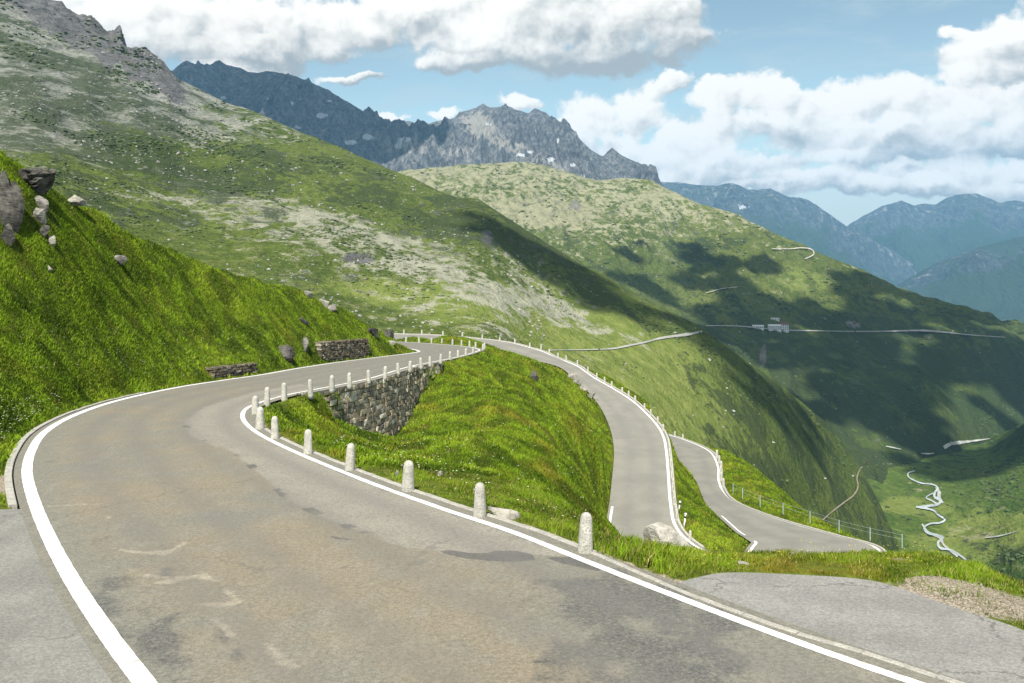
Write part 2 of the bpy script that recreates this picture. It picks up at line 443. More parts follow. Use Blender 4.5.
def paired(L, R, per=40):
    """Catmull-Rom both edges with the same parameter"""
    def cr(pts):
        q = np.vstack([2*pts[0]-pts[1], pts, 2*pts[-1]-pts[-2]]); out = []
        for i in range(len(pts)-1):
            p0, p1, p2, p3 = q[i], q[i+1], q[i+2], q[i+3]
            t01 = max(np.linalg.norm(p1-p0)**.5, 1e-4); t12 = max(np.linalg.norm(p2-p1)**.5, 1e-4); t23 = max(np.linalg.norm(p3-p2)**.5, 1e-4)
            m1 = (p2-p1) + t12*((p1-p0)/t01 - (p2-p0)/(t01+t12)); m2 = (p2-p1) + t12*((p3-p2)/t23 - (p3-p1)/(t12+t23))
            for t in np.linspace(0, 1, per, endpoint=False):
                t2, t3 = t*t, t*t*t
                out.append((2*t3-3*t2+1)*p1 + (t3-2*t2+t)*m1 + (-2*t3+3*t2)*p2 + (t3-t2)*m2)
        out.append(pts[-1]); return np.array(out)
    return cr(np.asarray(L, float)), cr(np.asarray(R, float))
def setz(p):
    p = p.copy(); p[:, 2] = -g(p[:, 1]); return p
dL, dR = paired(uL, uR)
dL, dR = setz(dL), setz(dR)
# outside edges of the tarmac
sL = np.column_stack([dL, np.arange(len(dL))]); 
eL = setz(offset(dL, -.30)); eR = setz(offset(dR, .50))
upper_poly = np.vstack([eL[::6], eR[::-6]])

# across-road grid with wear attributes painted as real surface wear
NA = 150
tt = np.linspace(0, 1, NA)[None, :, None]
G = eL[:, None, :] * (1-tt) + eR[:, None, :] * tt
G[:, :, 2] = -g(G[:, :, 1])
gp, gq = project(G[..., 0], G[..., 1], G[..., 2])
def px_poly_sd(pts, X, Y):
    w = np.array([on_road(*p) for p in pts])
    return poly_sd(X, Y, w)[0]
GX, GYY = G[..., 0], G[..., 1]
patch_px = [(300,384),(255,392),(205,407),(184,421),(190,436),(213,445),(236,454),(258,472),(290,500),(323,517),(364,533),(405,547),(450,554),(530,553),(575,556),(512,532),(440,508),(363,480),(281,445),(252,429),(243,416),(250,406),(284,396),(320,388)]
sd = px_poly_sd(patch_px, GX, GYY)
a_patch = smooth(.35, -.35, sd)
a_tar = .56*np.exp(-(np.maximum(0, np.abs(sd+.02)-.10)/.10)**2) * (gq > 425) * (gp < 470) * smooth(-.15, .25, fbm(GX/1.3, GYY/1.3, 3, .6, 160))
def stain(pts, soft=.08):
    return smooth(soft, -soft, px_poly_sd(pts, GX, GYY))
a_tar = np.maximum(a_tar, stain([(438,551),(450,550),(470,553),(488,553),(495,550.5),(515,550.5),(532,554),(537,560),(515,562),(488,561),(470,559),(445,554)], .14))
a_tar = np.maximum(a_tar, .6*stain([(300,529),(315,531),(325,534),(345,537),(366,540),(360,542),(335,540),(320,536)], .12))
a_tar = np.maximum(a_tar, .9*stain([(543,557),(575,557),(604,566),(600,572),(560,563)], .1))
a_tar = np.maximum(a_tar, .7*stain([(530,660),(550,659),(556,663),(532,664)], .04))
paint_polys = [
    [(100,545),(112,548),(128,553),(150,555),(165,556),(180,548),(192,541),(183,541),(168,550),(145,551),(122,549)],
    [(124,568),(140,573),(165,576),(192,575),(206,573),(219,580),(216,582),(196,579),(170,584),(140,586),(160,581),(170,579),(138,576)],
    [(198,571),(206,572),(219,580),(213,583)],
    [(190,604),(215,602),(233,601),(222,589),(232,590),(246,603),(232,607),(205,606)],
    [(212,620),(226,622),(240,637),(228,639)], [(259,642),(274,644),(303,668),(281,671)],
    [(104,516),(112,516),(113,519),(105,519)],[(45,505.6),(100,503),(100,504.4),(45,507)]]
a_paint = np.zeros_like(GX)
for q in paint_polys: a_paint = np.maximum(a_paint, .85*stain(q, .14))
a_wear = (.62*np.exp(-((gp-150)/90)**2-((gq-640)/55)**2) + .95*np.exp(-((gp-660)/150)**2-((gq-655)/62)**2) + .72*np.exp(-((gp-610)/110)**2-((gq-592)/30)**2)
          + .55*np.exp(-((gp-105)/24)**2-((gq-575)/60)**2) + .38*np.exp(-((gp-165)/22)**2-((gq-650)/40)**2) + .5*np.exp(-((gp-50)/16)**2-((gq-480)/40)**2) - .25) 
for (x0, y0, x1, y1) in [(215,625,232,642),(225,640,250,668),(150,553,170,546),(160,572,176,574)]:
    a_wear += .5*np.exp(-((gp-(x0+x1)/2)/12)**2-((gq-(y0+y1)/2)/9)**2)
tA = np.broadcast_to(np.linspace(0, 1, NA)[None, :], GX.shape)
a_tan = smooth(.06, .16, tA) * smooth(1.0, .55, tA) * smooth(372, 400, gq)
o = mesh_np('road', G.reshape(-1, 3), grid_faces(*GX.shape), M['road'],
            {'patch': a_patch.ravel(), 'tar': a_tar.ravel(), 'paint': a_paint.ravel(), 'wear': a_wear.ravel(), 'tan': a_tan.ravel(), 'track': (np.exp(-((tA-.22)/.05)**2)+np.exp(-((tA-.40)/.05)**2)+np.exp(-((tA-.62)/.05)**2)+np.exp(-((tA-.82)/.05)**2)).ravel()})
o['kind'] = 'structure'
def line_ribbon(name, c, w, lift=.006):
    c = resample(c, .12) if len(c) < 3000 else c
    ribbon(name, offset(c, -w/2), offset(c, w/2), M['paint'], lift)
def line_up(name, c, w):
    r1 = .012*fbm(c[:, 0]*3, c[:, 1]*3, 4, .65, 150); r2 = .012*fbm(c[:, 0]*3, c[:, 1]*3+50, 4, .65, 151)
    a, b = setz(offset(c, -w/2+r1)), setz(offset(c, w/2+r2)); ribbon(name, a, b, M['paint'], .006)
line_up('edge_line', dL[:int(len(dL)*.80)], .25)
line_up('edge_line', dR, .17)

# middle and lower road (one continuous strip through a hidden hairpin)
MID = [((394,341,14.6),(394,334,14.5)),((440,343,15.0),(441,335.6,14.8)),((470,345,15.5),(481,339,15.3)),((487,347,15.9),(500,341.2,15.6)),
  ((501,349.3,16.3),(515,343.8,15.9)),((518.7,356.4,16.9),(529,347.6,16.2)),((536,360.7,16.9),(541,351,16.5)),((550,363.4,17.05),(557,358,16.9)),
  ((563,368,17.45),(577,366,17.4)),((572,375,17.95),(586,372,17.8)),((580,382,18.4),(596,379,18.2)),((596,398,19.4),(613.7,389,18.9)),((607,415,20.2),(633,401.5,19.6)),
  ((614,433,20.9),(656,424,20.6)),((616.5,446,21.3),(663.5,437,21.0)),((617,458,21.6),(666.4,452,21.4)),((616,470,21.9),(668,470,21.9)),((613,502,22.6),(671,507,22.7)),
  ((609.6,529,23.1),(675,525,23.1)),((613,545,23.5),(684,537,23.4)),((630,572,24.0),(701.5,549.5,23.8)),((665,600,24.4),(722,556,24.1)),((725,615,24.6),(738,556.5,24.4)),
  ((795,608,24.8),(748,553,24.7)),((850,585,25),(753,547,24.8)),((880,562,25.1),(756,542.5,24.9)),((875.6,547.7,25.25),(754,541,25.0)),((838,537,25.6),(748,537,25.2)),
  ((800.6,526.6,26),(740,532,25.45)),((761,514,26.6),(724,518,26)),((730,500,27.2),(701.5,500,26.8)),((719,482,27.8),(677,481,27.6)),((718,467,28.2),(672,471,28.05)),
  ((710,452,28.6),(667,460,28.5)),((692.7,443,29.2),(658,450,29.1)),((670,435.3,30),(638,439,29.9)),((640,428,31),(610,431,30.8))]
mA = np.array([by_drop(*a) for a, b in MID]); mB = np.array([by_drop(*b) for a, b in MID])
dA, dB = paired(mA, mB, 24)
fA, fB = offset(dA, .35), offset(dB, -.45)       # A is on the right of travel, B on the left
kb = 25*24
fA, fB = offset(dA, .30), offset(dB, -.40)
NM = 24
tt = np.linspace(0, 1, NM)[None, :, None]
G2 = fA[:, None, :]*(1-tt) + fB[:, None, :]*tt
tr = np.exp(-((np.linspace(0, 1, NM)-.28)/.09)**2) + np.exp(-((np.linspace(0, 1, NM)-.68)/.09)**2)
o = mesh_np('road', G2.reshape(-1, 3), grid_faces(len(fA), NM), M['road_far'], {'track': np.tile(tr, len(fA))}); o['kind'] = 'structure'
mid_poly_parts = [np.vstack([fA[i:i+31:6], fB[i:i+31:6][::-1]]) for i in range(0, len(fA)-24, 24)]
line_ribbon('edge_line', dB[:26*24], .24, .015)
line_ribbon('edge_line', dA[24*24:], .24, .015)
i0 = 17*24
line_ribbon('edge_line', dA[i0+4:20*24], .20, .015)
line_ribbon('edge_line', dB[27*24+8:29*24+4], .16, .015)

# lay-bys either side of the camera road
lay_l0 = setz(offset(dL, -.27)); k = int(np.argmin(np.abs(lay_l0[:, 1]-19.3) + (np.arange(len(lay_l0)) > len(lay_l0)*.5)*99))
lay_in = lay_l0[:k:3]
lay_out = lay_in.copy(); lay_out[:, 0] = np.minimum(lay_in[:, 0]-4.5, -13.8) ; lay_out[:, 1] = lay_in[:, 1]*.985
wl = np.linspace(0, 1, 14)[None, :, None]
Gl = lay_out[:, None, :]*(1-wl) + lay_in[:, None, :]*wl
Gl[..., 2] = -g(Gl[..., 1]) - .004
o = mesh_np('layby', Gl.reshape(-1, 3), grid_faces(len(lay_in), 14), M['layby_l']); o['kind'] = 'structure'
layl_poly = np.vstack([lay_in, lay_out[::-1]])

KERB_R = [(588,551.5),(604,558),(695,596.6),(786,630),(865,653),(952,682)]
kr = np.array([on_road(*p) for p in KERB_R]); e = kr[-1] + (kr[-1]-kr[-2])/np.linalg.norm(kr[-1]-kr[-2])*5; kr = setz(np.vstack([kr, e]))
kr = setz(resample(kr, .1))
RB = [(690,595),(679,583),(700,576),(724,572),(799,574),(873,580),(915,592.5),(956,607),(1014,625.6),(1060,645)]
rb = np.array([on_road(*p) for p in RB]); e = rb[-1]+np.array([3.0, -4.0, 0]); rb = setz(resample(setz(np.vstack([rb, e])), .1))
k0 = int(np.argmin(np.linalg.norm(kr[:, :2]-rb[0, :2], axis=1)))
n = 160
ka = setz(resample_n(offset(kr[k0:], .05), n)); rbn = resample_n(rb, n)
wl = np.linspace(0, 1, 30)[None, :, None]
Gr = ka[:, None, :]*(1-wl) + rbn[:, None, :]*wl; Gr[..., 2] = -g(Gr[..., 1]) - .012
o = mesh_np('layby', Gr.reshape(-1, 3), grid_faces(n, 30), M['layby_r']); o['kind'] = 'structure'
layr_poly = np.vstack([ka, rbn[::-1]])

# ------------------------------------------------------------------ near terrain
ctrl = []
def cp(px, py, d): ctrl.append(P(px, py, d))
def cw(x, y, z): ctrl.append(np.array([x, y, z], float))
for i in range(0, len(eL), 26): ctrl.append(eL[i])
for i in range(0, len(eR), 26):
    if not (44 < eR[i][1] < 76 and i < len(eR)*.72): ctrl.append(eR[i])
for i in range(0, len(fA), 26): ctrl.append(fA[i]); ctrl.append(fB[i])
SKY = [(-120,90,44),(0,157,47),(30,172,50),(60,195,53),(100,215,57),(150,243,63),(200,265,68),(250,279,74),(300,291,80),(350,312,88),(375,330,94),(400,345,100),(410,350.5,103)]
for px, py, d in SKY:
    cp(px, py, d)
    q = P(px, py, d*1.16); cw(q[0], q[1], q[2]-1.2-.04*d*(1 if px < 330 else .5))
for q in [(0,400,31),(0,300,39),(100,330,47),(60,260,46),(160,320,56),(200,330,60),(250,330,66),(300,330,72),(350,340,81),(0,240,43),(-120,250,38),(-120,400,28)]: cp(*q)
for q in [(-55,70,7),(-75,95,6),(-60,120,-6),(-35,118,-12.5),(-30,140,-13.5),(-60,150,-13),(-100,150,-5),(-19,160,-19),(-40,172,-20),(-80,172,-12),(-30,14,-3),(-40,25,2),(-22,8,-5),(-14,12,-5.2),(-14,6,-4.9),(-60,30,10),(-10,2,-4.7),(-30,2,-4.5)]: cw(*q)
# bank between the two roads
for q in [(375,437,57),(375,446,47),(360,441,44),(390,438,52),(420,402,67),(345,424,50.5),(325,415,47.5),(400,420,63),(420,396,68.5),(440,376,73.5),(500,440,52),(500,400,75),(500,370,95),(500,353,116),(470,362,86),(540,440,60),(560,400,88),(560,374,108),(530,364,112),
          (590,402,101),(560,460,50),(560,500,28),(600,460,71),(598,500,47),(615,546,47),(630,558,47),(615,541,60),(622,554,60),(611,531,66),(596,530,24),(430,440,44),(430,470,31),(480,480,28),(400,450,42),(350,447,36),(300,430,39),(285,415,41.5),(603,440,80)]: cp(*q)
cw(21, 69, -25.1); cw(17.5, 66, -25.0); cw(23, 72, -25.3); cw(4.6, 40, -13.8); cw(7.4, 55, -19.5)
for q in [(-5,125,-14.35),(-10.2,127,-14.4),(-16,128,-14.3),(-22,129,-14.0),(-1.5,122,-14.2)]: cw(*q)
# lip in front, falling away behind it
for q in [(620,556,16.0),(660,556,16.2),(700,556,16.4),(760,553,16.6),(800,555,16.5),(870,554,16.4),(920,556,16.3),(960,561,15.9),(625,572,21),(625,592,31),(612,556,22),(614,566,32),(640,590,24),(985,571,15.3),(1024,590,14.4),(1090,620,13.4),(690,590,13.9),(750,560,15.8),(870,562,15.4),(980,595,13.7),(980,583,14.3)]: cp(*q)
for x, y, z in [(6,21,-9),(9,20.5,-9.3),(13,17,-9),(16,13,-8.5),(13,9,-6.2),(12,4,-5.4),(20,6,-8.5),(5,30,-13.5),(10,30,-14.5),(18,27,-15),(28,18,-16),(15,45,-20.5),(25,45,-22.5),(35,45,-26),(8,62,-22.6),(18,60,-24),(28,62,-25),
                (45,65,-35),(60,40,-38),(45,25,-27),(45,90,-42),(46,110,-44),(45,130,-46),(40,150,-46),(70,110,-62),(90,150,-90),(60,172,-72),(100,172,-100),(30,172,-53),(10,172,-36),(8,150,-24),(20,125,-25),(18,140,-30),(-5,172,-27),(80,70,-60),(110,110,-95),(8,2,-4.7),(0,0,-4.5)]: cw(x, y, z)
for q in [(725,450.5,128),(754,470,118),(777,490,108),(800,509,99),(824,523,92),(847,535,85)]: cp(*q)
ctrl = np.array(ctrl)
# drop near-duplicates
keep = []
for i, c in enumerate(ctrl):
    if all(np.hypot(*(c[:2]-ctrl[j][:2])) > .35 for j in keep): keep.append(i)
ctrl = ctrl[keep]
def tps_fit(c):
    n = len(c); xy = c[:, :2]/50.0
    r2 = ((xy[:, None]-xy[None])**2).sum(-1)
    K = .5*r2*np.log(r2+1e-12) + np.eye(n)*2e-5
    A = np.zeros((n+3, n+3)); A[:n, :n] = K; A[:n, n] = 1; A[:n, n+1:] = xy; A[n, :n] = 1; A[n+1:, :n] = xy.T
    return xy, np.linalg.solve(A, np.concatenate([c[:, 2], [0, 0, 0]]))
txy, tw = tps_fit(ctrl)
def tps(X, Y):
    sh = X.shape; x = X.ravel()/50.0; y = Y.ravel()/50.0; out = np.empty(x.shape)
    for s in range(0, len(x), 20000):
        a, b = x[s:s+20000, None], y[s:s+20000, None]
        r2 = (a-txy[None, :, 0])**2 + (b-txy[None, :, 1])**2
        out[s:s+20000] = (.5*r2*np.log(r2+1e-12)) @ tw[:-3] + tw[-3] + x[s:s+20000]*tw[-2] + y[s:s+20000]*tw[-1]
    return out.reshape(sh)
NC, NR = 800, 800
pc = np.linspace(-300, 1320, NC); ly = np.linspace(math.log(3.0), math.log(176), NR)
pcc = np.linspace(-300, 1320, 270); lyc = np.linspace(math.log(3.0), math.log(176), 300)
Yc = np.exp(lyc)[:, None] + 0*pcc[None]; Xc = (pcc[None]-CX)/F*Yc
Tc = tps(Xc, Yc)
# bilinear upsampling of the smooth base
iu = (ly-lyc[0])/(lyc[1]-lyc[0]); iv = (pc-pcc[0])/(pcc[1]-pcc[0])
i0_ = np.clip(iu.astype(int), 0, len(lyc)-2); j0_ = np.clip(iv.astype(int), 0, len(pcc)-2)
fu = (iu-i0_)[:, None]; fv = (iv-j0_)[None]
T = (Tc[i0_][:, j0_]*(1-fu)*(1-fv) + Tc[i0_+1][:, j0_]*fu*(1-fv) + Tc[i0_][:, j0_+1]*(1-fu)*fv + Tc[i0_+1][:, j0_+1]*fu*fv)
TY = np.exp(ly)[:, None] + 0*pc[None]; TX = (pc[None]-CX)/F*TY
sdU, zU = poly_sd(TX, TY, upper_poly)
sdM = np.full(TX.shape, 1e3); zM = np.zeros(TX.shape)
for q in mid_poly_parts:
    a, b = poly_sd(TX, TY, q); w = a < sdM; sdM = np.where(w, a, sdM); zM = np.where(w, b, zM)
sdLL, zLL = poly_sd(TX, TY, layl_poly); sdLR, zLR = poly_sd(TX, TY, layr_poly)
sdAll = np.minimum(np.minimum(sdU, sdM), np.minimum(sdLL, sdLR))
rough = smooth(.25, 3.0, sdAll)
left_hill = ((TX < -10) & (TY > 18)).astype(float)
bankish = ((TX > -12) & (TY > 24)).astype(float)
fg = smooth(24, 17, TY)
hum = .55*fbm(TX/6, TY/6, 4, .55, 1) + .46*fbm(TX/2.1, TY/2.1, 3, .5, 9)
rough = rough*np.where((TX < -3.5) & (TX > -11) & (TY > 38) & (TY < 76), .35, 1)
rough = rough*np.where((TY > 110) & (TX > -26) & (TX < 0), .25, 1)
gully = -1.0*np.clip(ridged(TX/11+.35*TY/11, TY/26, 3, .5, 21)-.62, 0, 1)
T = T + rough*(1-fg)*(hum*(.9*left_hill+.55*bankish) + .35*gully*left_hill) + rough*fg*(.10*fbm(TX/1.2, TY/1.2, 4, .5, 5))
# gravel spoil heap on the right and a bare patch beside it
tp, tq = project(TX, TY, T)
heap = np.exp(-(((TX-6.6)/.95)**2 + ((TY-13.7)/.75)**2)); 
heap2 = np.exp(-(((TX-7.6)/.9)**2 + ((TY-13.0)/.7)**2))
T = T + .10*heap + .05*heap2
gravel = np.clip(1.15*heap + 1.1*heap2, 0, 1) + .62*np.exp(-(((TX-6.7)/.7)**2 + ((TY-15.6)/.35)**2)) - .1
gravel = gravel + .9*np.exp(-np.maximum(sdU-.05, 0)/.22)*(sdU > -.5)*(TX > -14)*(TY < 46)
gravel = gravel + .9*np.exp(-(np.maximum(0, np.hypot((TX+12.9)/.7, (TY-20.4)/1.6)-1)/.5)**2)*(sdU > 0)
# cut for the roads
def carve(T, sd, z, hard, depth, wid):
    w = smooth(.12, wid, sd)
    out = np.where(sd < .12, z-depth, (z-.05)*(1-w) + T*w)
    out = np.where(hard, np.where(sd < .22, z-depth, T), out)
    return np.where(sd < 6, out, T)
hardU = (TX > -11.5) & (TX < -3) & (TY > 46.5) & (TY < 76) & (sdU > -4)
zU_in = np.where(sdU < 0, -g(TY), zU)
# small revetment walls at the foot of the left hill: ground held up behind them
WALLS_L = [((333,363.4),(378,357.4),1.75), ((226,379.8),(268,373.6),.75)]
lineL = setz(offset(dL, -.85))
def span_on(line, a, b):
    pa, pb = on_road(*a), on_road(*b)
    ia = int(np.argmin(np.linalg.norm(line[:, :2]-pa[:2], axis=1))); ib = int(np.argmin(np.linalg.norm(line[:, :2]-pb[:2], axis=1)))
    return line[min(ia, ib):max(ia, ib)+1]
T = carve(T, sdU, zU_in, hardU, .22, 1.3)
for a, b, h in WALLS_L:
    seg = span_on(lineL, a, b); y0, y1 = seg[:, 1].min(), seg[:, 1].max()
    hold = smooth(y0-.6, y0+1.2, TY)*smooth(y1+.6, y1-1.2, TY)*((sdU > .95) & (TX < -9))*smooth(4.5, 2.0, sdU)
    T = np.where(hold > 0, np.maximum(T, T*(1-hold) + (zU+h+.05)*hold), T)
T = carve(T, sdM, zM, np.zeros(TX.shape, bool), .35, .9)
def carve_lay(T, sd, z):
    w = smooth(.0, .6, sd)
    return np.where(sd < 6, np.where(sd < 0, -g(TY)-.15, (z-.03)*(1-w) + T*w), T)
T = carve_lay(T, sdLL, zLL); T = carve_lay(T, sdLR, zLR)
# keep everything in the corridor below the tarmac after the other cuts
T = np.where(sdU < .05, np.minimum(T, -g(TY)-.15), T)
ground = mesh_np('ground', np.dstack([TX, TY, T]).reshape(-1, 3), grid_faces(NR, NC), M['ground'], {'gravel': np.clip(gravel, 0, 1).ravel()})
ground['kind'] = 'structure'
def ground_z(x, y):
    j = np.clip((x/y*F+CX-pc[0])/(pc[1]-pc[0]), 0, NC-1.001); i = np.clip((np.log(y)-ly[0])/(ly[1]-ly[0]), 0, NR-1.001)
    i0, j0 = np.floor(i).astype(int), np.floor(j).astype(int); a, b = i-i0, j-j0
    return T[i0, j0]*(1-a)*(1-b) + T[i0+1, j0]*a*(1-b) + T[i0, j0+1]*(1-a)*b + T[i0+1, j0+1]*a*b
def ground_hit(px, py, dmin=8, dmax=170):
    """first near-ground point seen at a pixel"""
    d = np.exp(np.linspace(math.log(dmin), math.log(dmax), 1500)); x = (px-CX)/F*d
    z = ground_z(x, d); ray = -(py-HY)/F*d
    k = np.nonzero(z >= ray)[0]
    k = k[0] if len(k) else len(d)-1
    return np.array([x[k], d[k], z[k]])

# ------------------------------------------------------------------ grass
def scatter_grass(name, label, N, mask, hmul, lo, hi, seed, cat='grass'):
    rs = np.random.RandomState(seed)
    Z = T
    v00 = np.dstack([TX, TY, Z]); a = v00[:-1, 1:]-v00[:-1, :-1]; b = v00[1:, :-1]-v00[:-1, :-1]
    nrm = np.cross(a, b); nrm = np.where(nrm[..., 2:] < 0, -nrm, nrm); area = np.linalg.norm(nrm, axis=2)
    cen = v00[:-1, :-1]; dist2 = (cen**2).sum(-1)
    facing = -(nrm*cen).sum(-1)/np.maximum(area*np.sqrt(dist2), 1e-9)
    scr = area*np.clip(facing, .02, 1)/dist2
    px_, py_ = project(cen[..., 0], cen[..., 1], cen[..., 2])
    inside = (px_ > -60) & (px_ < 1084) & (py_ < 720)
    # hidden from the camera: running maximum of elevation angle along each column
    el = cen[..., 2]/cen[..., 1]; hid = el < np.maximum.accumulate(el, axis=0)-.006
    w = (scr + area/dist2*.06)*mask[:-1, :-1]*np.where(inside, 1, .06)*np.where(hid, .05, 1)
    w = w.ravel()/w.sum()
    idx = rs.choice(len(w), N, p=w)
    r, c = np.divmod(idx, NC-1)
    u, v = rs.rand(N)[:, None], rs.rand(N)[:, None]
    base = v00[r, c]*(1-u)*(1-v) + v00[r, c+1]*u*(1-v) + v00[r+1, c]*(1-u)*v + v00[r+1, c+1]*u*v
    d = base[:, 1]
    clump = fbm(base[:, 0]/1.1, base[:, 1]/1.1, 3, .55, 40); big = fbm(base[:, 0]/5.0, base[:, 1]/5.0, 4, .55, 50)
    h = (lo + (hi-lo)*rs.rand(N)**1.5)*(1+.95*clump)*hmul(base)
    tall = (rs.rand(N) < .03*smooth(.0, .3, big)) & (d > 24); h = np.where(tall, h*1.7, h)
    h = np.maximum(h, .03)
    wd = np.clip(h*np.where(d < 24, .085, .26), .004, .10)*(.7+.6*rs.rand(N)); wd = np.maximum(wd, d*.00085)
    ang = rs.rand(N)*2*np.pi; lean = .25+.75*rs.rand(N)
    la = rs.rand(N)*2*np.pi
    side = np.column_stack([np.cos(ang), np.sin(ang), 0*ang])*wd[:, None]*.5
    up = np.column_stack([np.cos(la)*lean*.55+.12, np.sin(la)*lean*.55, np.ones(N)*(1-.25*lean)])*h[:, None]
    base[:, 2] -= .02
    mid = base + up*.5*np.array([.6, .6, 1.15]); tip = base + up
    V = np.empty((N*5, 3)); V[0::5] = base-side; V[1::5] = base+side; V[2::5] = mid+side*.8; V[3::5] = mid-side*.8; V[4::5] = tip
    i = np.arange(N)*5
    quads = np.column_stack([i, i+1, i+2, i+3]); 
    tri = np.column_stack([i+3, i+2, i+4, i+4])
    # colour: species differ from clump to clump
    t1 = smooth(-.40, .35, clump+.35*(rs.rand(N)-.5)); t2 = smooth(-.1, .55, big+.3*(rs.rand(N)-.5)); 
    rust = smooth(.05, .5, fbm(base[:, 0]/3.2+9, base[:, 1]/3.2, 4, .6, 70)+.35*(rs.rand(N)-.5))*bank_dry(base)
    cA = np.array([.062, .105, .010]); cB = np.array([.190, .300, .020]); cC = np.array([.335, .425, .036]); cR = np.array([.30, .215, .034])
    col = cA*(1-t1)[:, None] + cB*t1[:, None]
    col = col*(1-.55*t2[:, None]) + cC*(.55*t2[:, None])
    col = col*(1-.55*rust[:, None]) + cR*(.55*rust[:, None])
    col = col*(.75+.5*rs.rand(N))[:, None]
    shr = smooth(.02, .30, fbm(base[:, 0]/2.3+40, base[:, 1]/2.3, 3, .55, 90)+.2*(rs.rand(N)-.5))
    col = col*(1-.72*shr)[:, None] + np.array([.036, .068, .010])*(.72*shr)[:, None]
    straw = rs.rand(N) < np.where(base[:, 1] < 24, .12, .015); col[straw] = np.array([.38, .32, .12])*(.7+.5*rs.rand(straw.sum()))[:, None]
    C = np.repeat(col, 5, axis=0)
    un = nrm/np.maximum(area[..., None], 1e-12)
    for ax, rad in ((0, 5), (1, 5)):
        acc = np.zeros_like(un)
        for q in range(-rad, rad+1): acc += np.roll(un, q, axis=ax)
        un = acc
    un /= np.linalg.norm(un, axis=2, keepdims=True)
    TN = np.repeat(un[r, c], 5, axis=0)
    me_f = quads
    # tips as degenerate-free triangles: build with separate arrays
    me = bpy.data.meshes.new(name)
    me.vertices.add(len(V)); me.vertices.foreach_set("co", V.astype(np.float32).ravel())
    loops = np.concatenate([quads.ravel(), tri[:, :3].ravel()]).astype(np.int32)
    me.loops.add(len(loops)); me.loops.foreach_set("vertex_index", loops)
    me.polygons.add(2*N)
    me.polygons.foreach_set("loop_start", np.concatenate([np.arange(N)*4, 4*N+np.arange(N)*3]).astype(np.int32))
    me.polygons.foreach_set("loop_total", np.concatenate([np.full(N, 4), np.full(N, 3)]).astype(np.int32))
    me.update(calc_edges=True)
    cc = np.ones((len(V), 4), np.float32); cc[:, :3] = C
    me.attributes.new('Col', 'FLOAT_COLOR', 'POINT').data.foreach_set("color", cc.ravel())
    me.attributes.new('turf_normal', 'FLOAT_VECTOR', 'POINT').data.foreach_set('vector', TN.astype(np.float32).ravel())
    me.materials.append(M['blade'])
    o = bpy.data.objects.new(name, me); COL.objects.link(o); tag(o, label, cat, kind='stuff')
    return o
def bank_dry(b):
    return np.where((b[:, 0] > -12) & (b[:, 1] > 24), 1.0, np.where((b[:, 1] < 24) & (b[:, 0] > 3.2), 1.3, .30))
off_road = smooth(.06, .35, sdU)*smooth(.05, .35, sdM)*smooth(.02, .25, sdLL)*smooth(.0, .2, sdLR)
off_road = off_road*(1-.93*smooth(.35, .7, gravel))*np.where((TY < 46) & (TX > -13) & (sdU < .75), .35, 1)
m_fg = off_road*(TY < 24); m_far = off_road*(TY >= 24)
scatter_grass('grass', 'tufted green and rusty alpine grass on the hill and banks', 680000, m_far, lambda b: .75+b[:, 1]*.004, .06, .22, 3)
def fg_h(b):
    px, _ = project(b[:, 0], b[:, 1], b[:, 2])
    t = np.exp(-((px-640)/55)**2)
    patch = smooth(-.35, .25, fbm(b[:, 0]/.7, b[:, 1]/.7, 3, .5, 140))
    return (.26+.42*patch) + 1.0*t*smooth(14.0, 15.5, b[:, 1])
scatter_grass('grass', 'long green grass on the verge in front of the lower roads', 190000, m_fg, fg_h, .05, .22, 4)

# wild flowers: tiny crosses of petals above the turf
def flowers(name, label, N, boxes, col, size, seed):
    rs = np.random.RandomState(seed); pts = []
    while len(pts) < N:
        b = boxes[rs.randint(len(boxes))]; px, py = rs.uniform(b[0], b[2]), rs.uniform(b[1], b[3])
        p = ground_hit(px, py)
        s1 = poly_sd(np.array([p[0]]), np.array([p[1]]), upper_poly)[0][0]
        if s1 < .5: continue
        pts.append(p)
    bm = bmesh.new()
    for p in pts:
        s = size*(.6+.8*rs.rand())*(.5+p[1]/40); z = p[2] + .12+.2*rs.rand(); a0 = rs.rand()*6.28
        c = bm.verts.new((p[0], p[1], z+.01)); ring = [bm.verts.new((p[0]+s*math.cos(a0+k*1.0472)*(1 if k % 2 else .55), p[1]+s*math.sin(a0+k*1.0472)*(1 if k % 2 else .55), z+s*.35)) for k in range(6)]
        for k in range(6): bm.faces.new((c, ring[k], ring[(k+1) % 6]))
    tag(bm_obj(name, bm, mat_plain(label, col, .1)), label, 'flowers', kind='stuff')
flowers('wildflowers', 'white wild flowers dotted over the grass banks', 520, [(270,420,600,540),(330,440,480,520),(20,330,330,380),(0,400,60,450)], (.7, .7, .6), .022, 1)
flowers('wildflowers', 'yellow wild flowers in the grass banks and verge', 300, [(270,400,600,500),(640,548,960,575),(120,220,400,330)], (.55, .42, .03), .018, 2)

